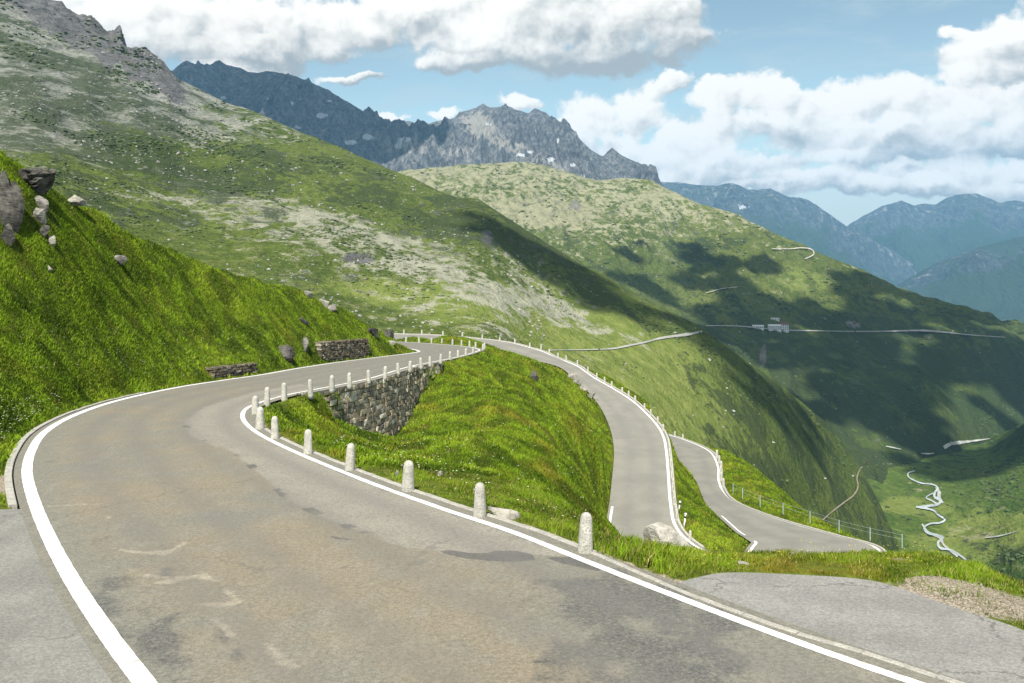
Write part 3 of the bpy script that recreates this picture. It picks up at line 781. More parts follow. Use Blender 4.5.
# ------------------------------------------------------------------ bollards, kerbs, walls
def bollard_mesh(seed):
    rs = random.Random(seed); bm = bmesh.new(); n = 14
    prof = [(-.18, .142), (0, .138), (.12, .134), (.35, .122), (.55, .110), (.63, .100), (.675, .078), (.70, .040)]
    rings = []
    for z, r in prof:
        ring = []
        for k in range(n):
            a = 2*math.pi*k/n
            sq = 1+.05*math.cos(4*a)
            q = r*sq*(1+.05*mnoise.noise(Vector((math.cos(a)*1.5+seed*3.1, math.sin(a)*1.5, z*4))))
            ring.append(bm.verts.new((q*math.cos(a), q*math.sin(a), z + .008*mnoise.noise(Vector((a, seed, z*9))))))
        rings.append(ring)
    for r0, r1 in zip(rings, rings[1:]):
        for k in range(n): bm.faces.new((r0[k], r0[(k+1) % n], r1[(k+1) % n], r1[k]))
    t = bm.verts.new((0, 0, .708))
    for k in range(n): bm.faces.new((rings[-1][k], rings[-1][(k+1) % n], t))
    bm.faces.new(list(reversed(rings[0])))
    me = bpy.data.meshes.new('bollard'); bm.to_mesh(me); bm.free()
    for p in me.polygons: p.use_smooth = True
    me.materials.append(M['granite']); return me
BM = [bollard_mesh(s) for s in range(5)]
ORD = ['first','second','third','fourth','fifth','sixth','seventh','eighth','ninth','tenth','eleventh','twelfth','thirteenth','fourteenth','fifteenth','sixteenth','seventeenth','eighteenth','nineteenth','twentieth',
       'twenty-first','twenty-second','twenty-third','twenty-fourth','twenty-fifth','twenty-sixth','twenty-seventh','twenty-eighth','twenty-ninth','thirtieth']
_b0 = [None]
def bollard(p, label, group, sc=1.0, tilt=.055):
    if _b0[0] is None:
        o = bpy.data.objects.new('bollard', BM[0]); _b0[0] = o
    else:
        o = _b0[0].copy(); o.data = random.choice(BM)
    COL.objects.link(o)
    o.location = p; o.rotation_euler = (random.uniform(-tilt, tilt), random.uniform(-tilt, tilt), random.uniform(0, 6.28))
    o.scale = (sc*random.uniform(.94, 1.06), sc*random.uniform(.94, 1.06), sc*random.uniform(.95, 1.04))
    tag(o, label, 'bollard', group)
near_row = [((585,552),'thick granite bollard nearest the viewer, at the verge end of the row',1.0),((480,516.5),'tall granite bollard beside the flat stone slab at the road edge',1.0),
            ((408,490.5),'granite bollard just left of the tall one, with short grass behind',1.0),((350,470),'granite bollard below the foot of the stone retaining wall',1.0),
            ((308,453.5),'granite bollard in front of the grass pocket beside the bend',1.0),((275,438.5),'granite bollard at the edge of the bend, second before the tight inner corner',1.0),
            ((260,429),'granite bollard at the inner corner of the bend, covering the one behind it',1.12)]
for q, lab, s in near_row: bollard(on_road(*q), lab, 'granite bollards along the inner edge of the near bend', s)
wall_row = [(255.5,414),(267,404.5),(284,399),(310.6,394.8),(332,389.6),(349.5,386),(368.7,381.4),(385,377.6),(398,373.2),(410,370.2),(421,367.2),(430,365),(440.5,362.2),(450,359.6),(458,357.6),(465.8,355.6),(473,353.4)]
for i, q in enumerate(wall_row):
    lab = ('squat granite bollard half hidden behind the one at the inner corner of the bend' if i == 0 else
           'pale granite bollard, %s from the bend in the row above the stone wall' % ORD[i])
    bollard(on_road(*q), lab, 'granite bollards above the stone retaining wall', 1.08 if i < 6 else 1.0)
hp = [(483,350),(484.6,349),(475.6,347.6),(469.5,346.4),(461.4,345.3),(452.5,344.6),(442,343.7),(431.5,343.1),(419,342.4),(406,341.9)]
for i, q in enumerate(hp):
    bollard(on_road(*q), 'small white bollard, %s from the right tip around the far hairpin' % ORD[i], 'bollards around the far hairpin', 1.0, .02)
R3 = [403,422.7,443,462.5,481.8,500,515,530,541,549,557.7,566.4,577,588,597,605,612,622,629,635.6,645,651,657.6,663]
lineB = offset(dB[:20*24], -.28)
bpx, bpy_ = project(lineB[:, 0], lineB[:, 1], lineB[:, 2])
for i, x in enumerate(R3):
    k = int(np.argmin(np.abs(bpx[:16*24]-x)))
    bollard(lineB[k], 'small pale bollard, %s from the hill along the outer edge of the middle road' % ORD[i], 'bollards along the outer edge of the middle road', 1.08, .02)
seg = resample(lineB[15*24-10:19*24+6], 3.2)
for i, q in enumerate(seg[1:]):
    bollard(q, 'granite bollard, %s from far end in the end-on row beside the middle road' % ORD[i], 'bollards in line down the steep part of the middle road', 1.0, .03)
lineO = offset(dA[25*24:], .30)
ox, oy = project(lineO[:, 0], lineO[:, 1], lineO[:, 2])
k1 = int(np.argmin(np.abs(oy-487))); k2 = int(np.argmin(np.abs(oy-457)))
seg = resample(lineO[min(k1, k2):max(k1, k2)], 3.2)
for i, q in enumerate(seg):
    bollard(q, 'pale bollard, %s from the cable rail on the S-bend of the lowest road' % ORD[i], 'bollards at the bend of the lowest road', 1.45, .03)
for lab, yy in (('lone bollard at the far end of the lowest road beside the end-on line', 436.2), ('lone bollard just right of the far end of the lowest road', 438.6)):
    k = int(np.argmin(np.abs(oy-yy))); bollard(lineO[k], lab, 'bollards at the far end of the lowest road', 1.1, .02)

def bar_along(c, w, h, bottom=.2, gap=None):
    """kerb of separate stones along a polyline, as one mesh"""
    bm = bmesh.new(); L = np.concatenate([[0], np.cumsum(np.linalg.norm(np.diff(c[:, :2], axis=0), axis=1))])
    s = 0
    while s < L[-1]-.2:
        ln = random.uniform(.8, 1.1); e = min(s+ln-.015, L[-1])
        qs = np.linspace(s, e, 4); pts = np.column_stack([np.interp(qs, L, c[:, j]) for j in range(3)])
        nn = normals2d(pts); dz = random.uniform(-.008, .008)
        rows = []
        for p, q in zip(pts, nn):
            rows.append([bm.verts.new((p[0]+q[0]*x, p[1]+q[1]*x, p[2]+z)) for x, z in ((-w/2, -bottom), (-w/2, h+dz-.01), (-w/2+.012, h+dz), (w/2-.012, h+dz), (w/2, h+dz-.01), (w/2, -bottom))])
        for a, b in zip(rows, rows[1:]):
            for k in range(5): bm.faces.new((a[k], b[k], b[k+1], a[k+1]))
        bm.faces.new(rows[0]); bm.faces.new(list(reversed(rows[-1])))
        s += ln
    bmesh.ops.recalc_face_normals(bm, faces=bm.faces[:])
    return bm
c0 = setz(offset(dL, -.42)); ky = c0[:, 1]
i1 = int(np.argmin(np.abs(ky[:len(ky)//2]-19.4))); i2 = int(np.argmin(np.abs(ky[:len(ky)//2]-46)))
tag(bm_obj('kerb', bar_along(setz(resample(c0[i1:i2], .1)), .17, .03), M['kerb']), 'pale concrete kerb around the outside of the near bend', 'kerb')
tag(bm_obj('kerb', bar_along(kr, .10, .018), M['kerb']), 'thin pale kerb between the road and the right-hand lay-by', 'kerb')
c1 = setz(offset(dR, .44)); j1 = int(np.argmin(np.linalg.norm(c1[:, :2]-on_road(588, 553)[:2], axis=1))); j2 = int(np.argmin(np.linalg.norm(c1[:, :2]-on_road(262, 428)[:2], axis=1)))
tag(bm_obj('kerb', bar_along(setz(resample(c1[j1:j2], .1)), .14, .02), M['kerb']), 'low weathered kerb along the row of nearest bollards', 'kerb')
c2 = offset(dB[:20*24], -.42)
tag(bm_obj('kerb', bar_along(resample(c2, .2), .22, .10, .3), M['kerb']), 'pale stone kerb along the outer edge of the middle road', 'kerb')
c3 = offset(dA[25*24+4:], .42)
tag(bm_obj('kerb', bar_along(resample(c3, .2), .22, .06, .3), M['kerb']), 'pale kerb along the outer edge of the lowest road', 'kerb')

PAL = np.array([[.26,.215,.15],[.32,.27,.19],[.20,.17,.125],[.42,.37,.27],[.27,.235,.17],[.16,.14,.11],[.52,.47,.37],[.34,.27,.17]])
def stone_wall(name, line, height_at, batter, bw, bh, thick, parent, dark=1.15, seed=1, hroot=0.0):
    """courses of rough blocks; line runs along the wall top, blocks grow downwards"""
    rs = random.Random(seed); V = []; Fc = []; C = []
    L = np.concatenate([[0], np.cumsum(np.linalg.norm(np.diff(line[:, :2], axis=0), axis=1))]); nn = normals2d(line)
    row = 0; H = max(height_at(t) for t in np.linspace(0, 1, 60))
    while row*bh < H:
        s = -rs.uniform(0, bw)
        while s < L[-1]:
            w = bw*rs.uniform(.4, 1.7); a, b = max(s, 0)+.012, min(s+w, L[-1])-.012; s += w
            if b-a < .08: continue
            m = .5*(a+b)
            if height_at(m/L[-1]) < row*bh: continue
            h0, h1 = row*bh+rs.uniform(.0, .035), (row+1)*bh-rs.uniform(.0, .03)
            pr = rs.uniform(0, .12)
            pts = []
            for q in (a, b):
                p = np.array([np.interp(q, L, line[:, j]) for j in range(3)]); n = np.array([np.interp(q, L, nn[:, j]) for j in range(2)])
                for hh in (h0, h1):
                    for dep in (0, thick):
                        j = [rs.uniform(-.04, .04) for _ in range(3)]
                        ofs = batter*hh + pr - dep
                        pts.append((p[0]+n[0]*ofs+j[0], p[1]+n[1]*ofs+j[1], p[2]-hh+hroot+j[2]))
            k = len(V)
            # a0f a0b a1f a1b b0f b0b b1f b1b  (front face bulges through one centre vertex)
            cen = np.mean([pts[0], pts[2], pts[4], pts[6]], axis=0); nm = np.array([np.interp(m, L, nn[:, 0]), np.interp(m, L, nn[:, 1]), .1])
            V += pts + [tuple(cen + nm*rs.uniform(.008, .03))]
            c = k+8
            for f in ((0,4,c),(4,6,c),(6,2,c),(2,0,c),(0,1,5),(0,5,4),(2,6,7),(2,7,3),(0,2,3),(0,3,1),(4,5,7),(4,7,6)):
                Fc.append([x if x == c else k+x for x in f])
            col = PAL[rs.choice([0,0,1,1,2,2,3,4,4,5,5,6,7])]*dark*rs.uniform(.85, 1.12)
            C += [col]*9
        row += 1
    o = mesh_np(name, V, Fc, M['stonework'], {'Col': np.array(C)}, False, parent)
    bm = bmesh.new(); bm.from_mesh(o.data); bmesh.ops.recalc_face_normals(bm, faces=bm.faces[:]); bm.to_mesh(o.data); bm.free()
    return o
# the retaining wall under the upper road
lw = setz(offset(dR, .62)); ia = int(np.argmin(np.linalg.norm(lw[:, :2]-on_road(303, 394)[:2], axis=1))); ib = int(np.argmin(np.linalg.norm(lw[:, :2]-on_road(447, 361)[:2], axis=1)))
wl_line = resample(lw[ia:ib+1], .25); wl_line[:, 2] -= .02
rw = empty('retaining_wall', tuple(wl_line[len(wl_line)//2])); rw.location = (0, 0, 0)
tag(rw, 'rough dry stone retaining wall with mossy blocks under the upper road', 'retaining wall')
gz = ground_z(offset(wl_line, .7)[:, 0], offset(wl_line, .7)[:, 1])
hh = np.maximum(wl_line[:, 2]-gz+.5, .5)
stone_wall('stone_face', wl_line, lambda t: float(np.interp(t, np.linspace(0, 1, len(hh)), hh)), .14, .52, .30, .55, rw, seed=5)
# solid core behind the face
core = []; nn = normals2d(wl_line)
for i in range(len(wl_line)):
    p, q = wl_line[i], nn[i]
    core += [(p[0]-q[0]*.03, p[1]-q[1]*.03, p[2]-.03), (p[0]+q[0]*(.14*hh[i]-.03), p[1]+q[1]*(.14*hh[i]-.03), p[2]-hh[i])]
ii = np.arange(len(wl_line)-1)*2
mesh_np('mortar_core', core, np.column_stack([ii, ii+2, ii+3, ii+1]), mat_plain('dark joints', (.12, .10, .075), .3, 9), None, False, rw)
cop = bm_obj('coping', bar_along(resample(setz(offset(dR, .56))[ia:ib+1], .2), .24, .02, .12), mat_granite('coping stone', (.27, .25, .21)), rw)
# two low walls at the foot of the left hill
labs = ['dark dry stone revetment wall at the foot of the grassy hill', 'low rubble wall at the left foot of the grassy hill']
for (a, b, h), lab, sd_ in zip(WALLS_L, labs, (8, 9)):
    seg = span_on(lineL, a, b); seg = resample(seg, .25)
    seg = seg[::-1] if normals2d(seg)[len(seg)//2][0] < 0 else seg      # face towards the road
    seg[:, 2] += h
    t_ = empty('revetment_wall', (0, 0, 0)); tag(t_, lab, 'stone wall', 'low stone walls at the foot of the left hill')
    stone_wall('stone_face', seg, lambda t, h=h: h*(.55+.45*min(1, 6*min(t, 1-t)))+.15, .10, .34, .17, .5, t_, .62, sd_)
    cc = []; nn = normals2d(seg)
    for p, q in zip(seg, nn):
        cc += [(p[0]-q[0]*.3, p[1]-q[1]*.3, p[2]-.02), (p[0]-q[0]*.03, p[1]-q[1]*.03, p[2]-.05), (p[0]+q[0]*(.1*h-.03), p[1]+q[1]*(.1*h-.03), p[2]-h-.15)]
    ii = np.arange(len(seg)-1)*3
    mesh_np('mortar_core', cc, np.vstack([np.column_stack([ii+k, ii+3+k, ii+4+k, ii+1+k]) for k in (0, 1)]), mat_plain('dark joints small', (.04, .038, .03), .3, 9), None, False, t_)

# ------------------------------------------------------------------ rocks
def rock(px, py, wpx, hpx, label, mat='rock', seed=0, d=None, flat=1.0, sink=.55, name='rock', depth=None):
    p = ground_hit(px, py) if d is None else P(px, py, d)
    d_ = p[1]; w, h = wpx*d_/F/2, hpx*d_/F/2
    bm = bmesh.new(); bmesh.ops.create_icosphere(bm, subdivisions=5 if 'outcrop' in name else 3, radius=1)
    rs = random.Random(seed+int(px*7)+int(py))
    planes = []
    for _ in range(16):
        v = Vector((rs.gauss(0, 1), rs.gauss(0, 1), rs.gauss(0, .8))).normalized(); planes.append((v, rs.uniform(.34, .72)))
    dep = depth*d_/F/2 if depth else max(w, h)*.8
    crag = 'outcrop' in name
    for v in bm.verts:
        c = v.co; o3 = Vector((seed*2.3, px*.1, py*.1))
        if crag:
            c *= 1+.42*mnoise.noise(c*1.5+o3)+.22*abs(mnoise.noise(c*3.4+o3))-.30*max(0, .18-abs(mnoise.noise(Vector((c.x*1.2, c.y, c.z*2.6))+o3)))/.18
        for n, k in (planes[:9] if crag else planes):
            t = c.dot(n)
            if t > k: c -= n*(t-k)
        c += c.normalized()*(.05*mnoise.noise(c*2.2+Vector((seed, px, py)))+.03*mnoise.noise(c*6+Vector((seed, px, py))))
        v.co = Vector((c.x*w*1.6, c.y*dep*1.3, c.z*h*1.6*flat))
    o = bm_obj(name, bm, M[mat])
    o.location = (p[0], p[1]+dep*(.25 if d is not None else .6), p[2]+h*(1-sink)); o.rotation_euler = (0, rs.uniform(-.25, .25), rs.uniform(-.4, .4))
    tag(o, label, 'rock'); return o
rock(666, 545, 48, 25, 'large pale boulder with a pointed top in the grass before the middle road', 'rock_white', 3, d=17.0, sink=.55, name='boulder')
rock(505, 525, 36, 12, 'flat pale stone slab lying beside the tall granite bollard', 'rock_pale', 4, sink=.3, name='stone_slab')
rock(6, 230, 24, 50, 'big dark rock outcrop at the left picture edge on the grassy hill', 'rock_dark', 5, sink=.35, name='rock_outcrop')
rock(6, 246, 14, 16, 'smaller dark outcrop below the big one at the left edge', 'rock_dark', 6, sink=.3, name='rock_outcrop')
rock(30, 188, 36, 18, 'long dark slab outcrop on the upper crest of the grassy hill', 'rock_dark', 7, sink=.35, name='rock_outcrop')
rock(40, 209, 20, 14, 'flat-topped grey block, upper of the two stacked near the left crest', 'rock', 8, sink=.3)
rock(38, 223, 16, 18, 'grey block, lower of the two stacked near the left crest', 'rock', 9, sink=.35)
rock(42, 237, 12, 12, 'grey rock just below the two stacked blocks', 'rock_dark', 10, sink=.3)
rock(50, 246, 9, 12, 'small pale pointed stone below the stacked blocks', 'rock_pale', 11, sink=.25)
rock(73, 206, 26, 11, 'pale flat boulder lying on the crest of the grassy hill', 'rock_pale', 12, sink=.25)
rock(117, 266, 11, 11, 'small grey rock alone in the middle of the grassy hill', 'rock', 13, sink=.3)
rock(48, 272, 6, 5, 'tiny pale stone on the left part of the grassy hill', 'rock_pale', 14)
rock(324, 306, 11, 9, 'grey-white rock, left of the pair high on the end of the hill', 'rock_pale', 15)
rock(332, 312, 12, 9, 'grey-white rock, right of the pair high on the end of the hill', 'rock', 16)
rock(308, 298, 10, 7, 'slanting grey stone above the pair at the end of the hill', 'rock', 17)
rock(303, 324, 11, 7, 'dark stone in the turf above the revetment wall', 'rock_dark', 18)
rock(303, 349, 6, 14, 'upright grey stone left of the revetment wall', 'rock', 19)
rock(371, 335, 16, 12, 'dark rock near the nose of the grassy hill', 'rock_dark', 20)
rock(388, 337, 12, 9, 'dark rock at the tip of the grassy hill', 'rock_dark', 21)
rock(391, 345, 9, 6, 'pale rock low on the nose of the grassy hill', 'rock_pale', 22)
rock(286, 362, 20, 16, 'dark outcrop in the bank between the two low walls', 'rock_dark', 23)
rock(534, 380, 12, 13, 'dark rock sticking out of the bank below the far hairpin', 'rock_dark', 24)
for i, (x, y, w, h, m) in enumerate([(571,379,10,8,'rock_pale'),(577,384,9,6,'rock'),(584,391,9,7,'rock_pale'),(590,398,10,6,'rock_pale'),(598,404,7,6,'rock')]):
    rock(x, y, w, h, 'pale stone, %s from top in the rubble along the middle road' % ORD[i], m, 30+i)
rock(440, 476, 7, 6, 'pale stone in the grass between two near bollards', 'rock_pale', 41)
rock(397, 477, 5, 7, 'small white stone low on the bank below the wall', 'rock_pale', 42)
rock(800, 556, 22, 6, 'low flat rock in the verge before the lowest road', 'rock_pale', 43, d=16.2)
rock(745, 566, 12, 5, 'half buried stone in the long verge grass', 'rock_pale', 44, d=15.4)

# gravel on the spoil heap
rs = np.random.RandomState(5); bm = bmesh.new(); cnt = 0
while cnt < 700:
    x, y = rs.normal(6.9, .8), rs.normal(13.5, .62)
    if math.hypot((x-6.9)/1.5, (y-13.45)/1.15) > 1.0: continue
    if poly_sd(np.array([x]), np.array([y]), layr_poly)[0][0] < .12: continue
    s = .006+.022*rs.rand()**3; z = float(ground_z(np.array([x]), np.array([y]))[0])
    r = bmesh.ops.create_icosphere(bm, subdivisions=1, radius=s)
    for v in r['verts']:
        v.co = Vector((v.co.x*1.3, v.co.y, v.co.z*.7))*(1+.4*mnoise.noise(v.co*40+Vector((cnt, 0, 0)))) + Vector((x, y, z+s*.25))
    cnt += 1
tag(bm_obj('gravel', bm, mat_rock('gravel stones', (.17, .14, .105), (.40, .35, .28), 4)), 'loose pale gravel on the bare heap beside the lay-by', 'gravel', kind='stuff')

# ------------------------------------------------------------------ marker posts and cable rail
def marker(px, py0, py1, label, lean):
    p = ground_hit(px, py1, 40); h = (py1-py0)*p[1]/F
    t_ = empty('marker_post', tuple(p)); tag(t_, label, 'marker post')
    bm = bmesh.new(); bmesh.ops.create_cone(bm, cap_ends=True, segments=10, radius1=.075, radius2=.06, depth=h+.2)
    for v in bm.verts: v.co.z += h/2-.1
    bm_obj('post', bm, M['white_plastic'], t_, True)
    bm = bmesh.new(); bmesh.ops.create_cone(bm, cap_ends=True, segments=10, radius1=.069, radius2=.067, depth=.18)
    for v in bm.verts: v.co.z += h*.80
    bm_obj('reflector_band', bm, M['black_plastic'], t_, True)
    bm = bmesh.new(); bmesh.ops.create_uvsphere(bm, u_segments=10, v_segments=6, radius=.10)
    for v in bm.verts: v.co.z += h+.03
    bm_obj('cap', bm, M['white_plastic'], t_, True)
    t_.rotation_euler = (0, lean, 0)
marker(684, 514.5, 527.5, 'white roadside marker post leaning on the grass between the two lower roads', .12)
marker(679, 502.5, 509.5, 'short white marker post beside the kerb of the middle road', .15)
rail = empty('cable_rail', (0, 0, 0)); tag(rail, 'grey cable guard rail on thin posts along the lowest road', 'guard rail')
posts = []
for q in [(733,492.5,27.25),(742.5,497.5,27.05),(760,505,26.7),(783,513,26.3),(810,521.5,25.95),(839,531,25.55),(870,539,25.3),(902,546,25.1)]:
    p = by_drop(*q); posts.append(p)
    bm = bmesh.new()
    bmesh.ops.create_cube(bm, size=1)
    for v in bm.verts: v.co = Vector((p[0]+v.co.x*.055, p[1]+v.co.y*.07, p[2]+.42+v.co.z*1.14))
    bm_obj('post', bm, M['steel'], rail)
for hgt in (.55, .92):
    cu = np.array([q + np.array([.06, 0, hgt]) for q in posts]); cu = resample(cu, .8)
    bm = bmesh.new(); prev = None
    for i, p in enumerate(cu):
        ring = [bm.verts.new((p[0]+.009*math.cos(a), p[1], p[2]+.009*math.sin(a))) for a in (0, 1.57, 3.14, 4.71)]
        if prev:
            for k in range(4): bm.faces.new((prev[k], prev[(k+1) % 4], ring[(k+1) % 4], ring[k]))
        prev = ring
    bm_obj('cable', bm, M['steel'], rail, True)

# ------------------------------------------------------------------ the mountains
class Sheet:
    """a hillside as a grid of real points: stations give (row, distance) profiles, refined, then displaced"""
    def __init__(s, name, stations, crest, ci, px0, px1, step, nrow, disp, mat, attrs, label=None, hid=(1.16, 90)):
        xs = np.array([q[0] for q in stations], float); K = len(stations[0][1])
        pxs = np.arange(px0, px1+step, step)
        PY = np.array([pchip(xs, [q[1][k][0] for q in stations], np.clip(pxs, xs[0], xs[-1])) for k in range(K)])
        LY = np.array([pchip(xs, [math.log(q[1][k][1]) for q in stations], np.clip(pxs, xs[0], xs[-1])) for k in range(K)])
        if crest is not None:
            cr = np.array(crest, float); raw = np.interp(pxs, cr[:, 0], cr[:, 1])
            kw = int(34/step); ker = np.hanning(2*kw+1); ker /= ker.sum()
            PY[ci] = np.convolve(np.pad(raw, kw, mode='reflect', reflect_type='odd'), ker, 'valid'); jagged = raw-PY[ci]
        # hidden back side
        PY = np.vstack([PY, PY[-1:]+hid[1]]); LY = np.vstack([LY, LY[-1:]+math.log(hid[0])]); K += 1
        kk = np.concatenate([np.linspace(0, K-2, nrow, endpoint=False), np.linspace(K-2, K-1, max(10, nrow//14))])
        k0 = np.clip(np.floor(kk).astype(int), 0, K-2); t = (kk-k0)[:, None]
        def cr_(A):
            Ap = np.vstack([2*A[0]-A[1], A, 2*A[-1]-A[-2]])
            p0, p1, p2, p3 = Ap[k0], Ap[k0+1], Ap[k0+2], Ap[k0+3]
            return .5*(2*p1 + (p2-p0)*t + (2*p0-5*p1+4*p2-p3)*t*t + (3*p1-p0-3*p2+p3)*t**3)
        last = (k0 >= K-2)[:, None]; vq = kk/(K-2)
        py, lY = cr_(PY), cr_(LY)
        py = np.where(last, PY[k0]*(1-t)+PY[k0+1]*t, py); lY = np.where(last, LY[k0]*(1-t)+LY[k0+1]*t, lY)
        if crest is not None: py = py + jagged[None]*(smooth(.90, 1.0, vq)**1.5)[:, None]
        # no row may dip back below an earlier one
        Y = np.exp(lY); X = (pxs[None]-CX)/F*Y; Z = -(py-HY)/F*Y
        s.v = kk/(K-2)
        vv = np.broadcast_to(s.v[:, None], X.shape); ppx = np.broadcast_to(pxs[None], X.shape)
        Z = Z + disp(X, Y, Z, vv, ppx, py)
        s.X, s.Y, s.Z, s.pxs = X, Y, Z, pxs
        s.py = HY - Z/Y*F
        A = attrs(X, Y, Z, vv, ppx, s.py) if attrs else {}
        s.o = mesh_np(name, np.dstack([X, Y, Z]).reshape(-1, 3), grid_faces(*X.shape), mat, {k: np.broadcast_to(a, X.shape).ravel() for k, a in A.items()})
        s.o['kind'] = 'structure'
    def hit(s, px, py):
        f = np.clip((px-s.pxs[0])/(s.pxs[1]-s.pxs[0]), 0, len(s.pxs)-1.001); j = int(f); a = f-j
        col = s.py[:, j]*(1-a) + s.py[:, j+1]*a
        k = np.nonzero(col <= py)[0]; k = k[0] if len(k) else len(col)-1
        k = max(k, 1); t = np.clip((col[k-1]-py)/max(col[k-1]-col[k], 1e-6), 0, 1)
        Y = s.Y[k-1, j]*(1-t)+s.Y[k, j]*t
        y0 = s.Y[k-1]*(1-t)+s.Y[k]*t; Y = y0[j]*(1-a)+y0[j+1]*a
        return P(px, py, Y)
def ell(px, py, cx, cy, rx, ry, soft=1.0, rot=0):
    c, s_ = math.cos(rot), math.sin(rot); dx, dy = px-cx, py-cy
    u, v = (dx*c+dy*s_)/rx, (-dx*s_+dy*c)/ry
    return np.exp(-(u*u+v*v)*soft)

M['slopeA'] = mat_slope('pasture slope', [(.052, .078, .018), (.112, .142, .030), (.165, .180, .050)], (.32, .315, .245), (.034, .050, .020), (.145, .145, .142), 1.0)
M['slopeB'] = mat_slope('far pasture', [(.054, .080, .020), (.110, .134, .032), (.17, .178, .058)], (.31, .30, .19), (.032, .050, .020), (.20, .19, .17), .55, .6)
M['valley'] = mat_slope('valley meadow', [(.045, .080, .018), (.090, .135, .026), (.145, .180, .036)], (.26, .25, .15), (.022, .040, .015), (.2, .19, .17), .8, .7)
M['peak'] = mat_peak('rock peak', (.185, .188, .190), (.062, .068, .078), (.06, .072, .032), 1.0)
M['farpeak'] = mat_peak('distant mountain', (.10, .115, .115), (.045, .058, .062), (.045, .072, .040), .5)

crA = [(-300,-190),(-100,-95),(0,-38),(30,-14),(50,0),(62,4),(74,16),(90,18),(104,32),(112,36),(120,26),(127,47),(138,50),(146,48),(157,58),(166,66),(179,79),(200,90),(224,101),(266,116),(305,133.5),(341,146),(366,158),(392,169),(412,177),(438,191),(458,198.5),(470,197),(478,198),(488,204.5),(517,225),(546,244),(576,261.6),(605,276),(640,298),(689,321),(705,330.6),(730,350),(771,378),(800,402),(825,422),(845,444),(862,470),(880,505),(900,550),(930,610)]
stA = [(-300, [(330,170),(200,260),(60,480),(-190,900)]),
       (0,    [(235,170),(170,290),(90,480),(-38,900)]),
       (100,  [(270,170),(222,275),(135,480),(30,900)]),
       (200,  [(310,170),(268,262),(190,460),(90,900)]),
       (300,  [(345,168),(296,245),(222,440),(131,860)]),
       (400,  [(362,168),(338,215),(262,400),(172,800)]),
       (480,  [(375,172),(337,225),(275,400),(199,760)]),
       (560,  [(420,178),(356,300),(315,430),(253,720)]),
       (640,  [(450,200),(398,285),(352,410),(298,650)]),
       (700,  [(510,190),(440,300),(385,420),(328,610)]),
       (771,  [(560,230),(490,350),(428,480),(378,680)]),
       (840,  [(600,330),(548,460),(492,600),(438,800)]),
       (880,  [(640,390),(595,480),(550,580),(505,720)]),
       (930,  [(720,430),(685,500),(650,560),(610,640)])]
def dispA(X, Y, Z, v, px, py):
    a = .0150*Y*smooth(150, 420, Y)
    fade = np.where(v > 1, 0, 1-.75*smooth(.80, 1.0, v))
    n = fbm(X/150, Y/330, 6, .56, 1) + .55*(ridged(X/75+Y/260, Y/190, 5, .55, 8)-.45)
    n = n + .30*(ridged((X+.2*Y)/30, Y/80, 4, .55, 52)-.45)*smooth(700, 560, px)
    rib = ridged((X+.5*Y)/26, Y/60, 4, .55, 14)
    spur = smooth(560, 760, px)
    rockz = smooth(210, 120, px)*smooth(.86, .97, v)
    jag = .010*Y*(ridged((X+Z)/34, (Y+2*Z)/60, 5, .6, 33)-.45)*smooth(210, 140, px)*smooth(.80, .93, v)*smooth(1.03, .985, v)
    return a*n*fade*(1-.5*spur) + spur*.004*Y*(rib-.5)*fade + jag + 6*rockz*fbm(X/20, Y/20, 3, .6, 4)
def attrA(X, Y, Z, v, px, py):
    cr = np.interp(px, [c[0] for c in crA], [c[1] for c in crA]); below = py-cr
    rock = smooth(44, 20, below)*smooth(215, 150, px)*1.15 + .75*ell(px, py, 360, 258, 26, 8) + .55*ell(px, py, 487, 238, 12, 14)
    scree = smooth(70, 30, below)*smooth(215, 120, px)
    pale = .20 + .42*smooth(330, 60, px)*smooth(185, 120, py) + .75*scree + .40*ell(px, py, 260, 205, 110, 18, 1, .22) + .36*ell(px, py, 520, 302, 120, 12, 1, .28) + .32*ell(px, py, 400, 255, 200, 40, 1, .25) + .5*ell(px, py, 20, 130, 40, 14)
    pale = pale - .28*smooth(560, 700, px) - .30*ell(px, py, 200, 165, 120, 20, 1, .25) - .3*ell(px, py, 350, 195, 120, 14, 1, .35)
    dark = .33 + .10*smooth(300, 60, px) + .34*ell(px, py, 180, 165, 130, 26, 1, .25) + .25*ell(px, py, 100, 100, 120, 30, 1, .4) + .30*ell(px, py, 400, 205, 110, 20, 1, .35) + .22*smooth(620, 760, px) + .4*ell(px, py, 560, 262, 110, 22, 1, .6) - .30*ell(px, py, 480, 300, 140, 40) - .42*ell(px, py, 650, 390, 90, 50)  # shrub patches, plus cloud shade and the shaded facet put into the colour
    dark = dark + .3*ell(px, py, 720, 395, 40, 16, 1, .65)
    bould = .25 + .45*smooth(380, 100, px) + .35*ell(px, py, 540, 300, 140, 30, 1, .25) - .35*smooth(600, 720, px)
    grey = smooth(420, 180, px)*smooth(185, 110, py)
    pale = pale + .28*grey
    light = -.1 + 1.15*ell(px, py, 655, 390, 105, 60, 1, .5) + .75*ell(px, py, 430, 300, 230, 38) + .35*ell(px, py, 775, 455, 40, 22, 1, .5) + .25*ell(px, py, 560, 340, 90, 15)  # sunlit parts of the slope painted in as brighter grass
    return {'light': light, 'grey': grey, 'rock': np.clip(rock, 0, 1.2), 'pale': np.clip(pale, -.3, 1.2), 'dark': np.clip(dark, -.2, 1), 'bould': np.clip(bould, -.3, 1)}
A = Sheet('hillside', stA, crA, 3, -300, 930, 1.5, 430, dispA, M['slopeA'], attrA)

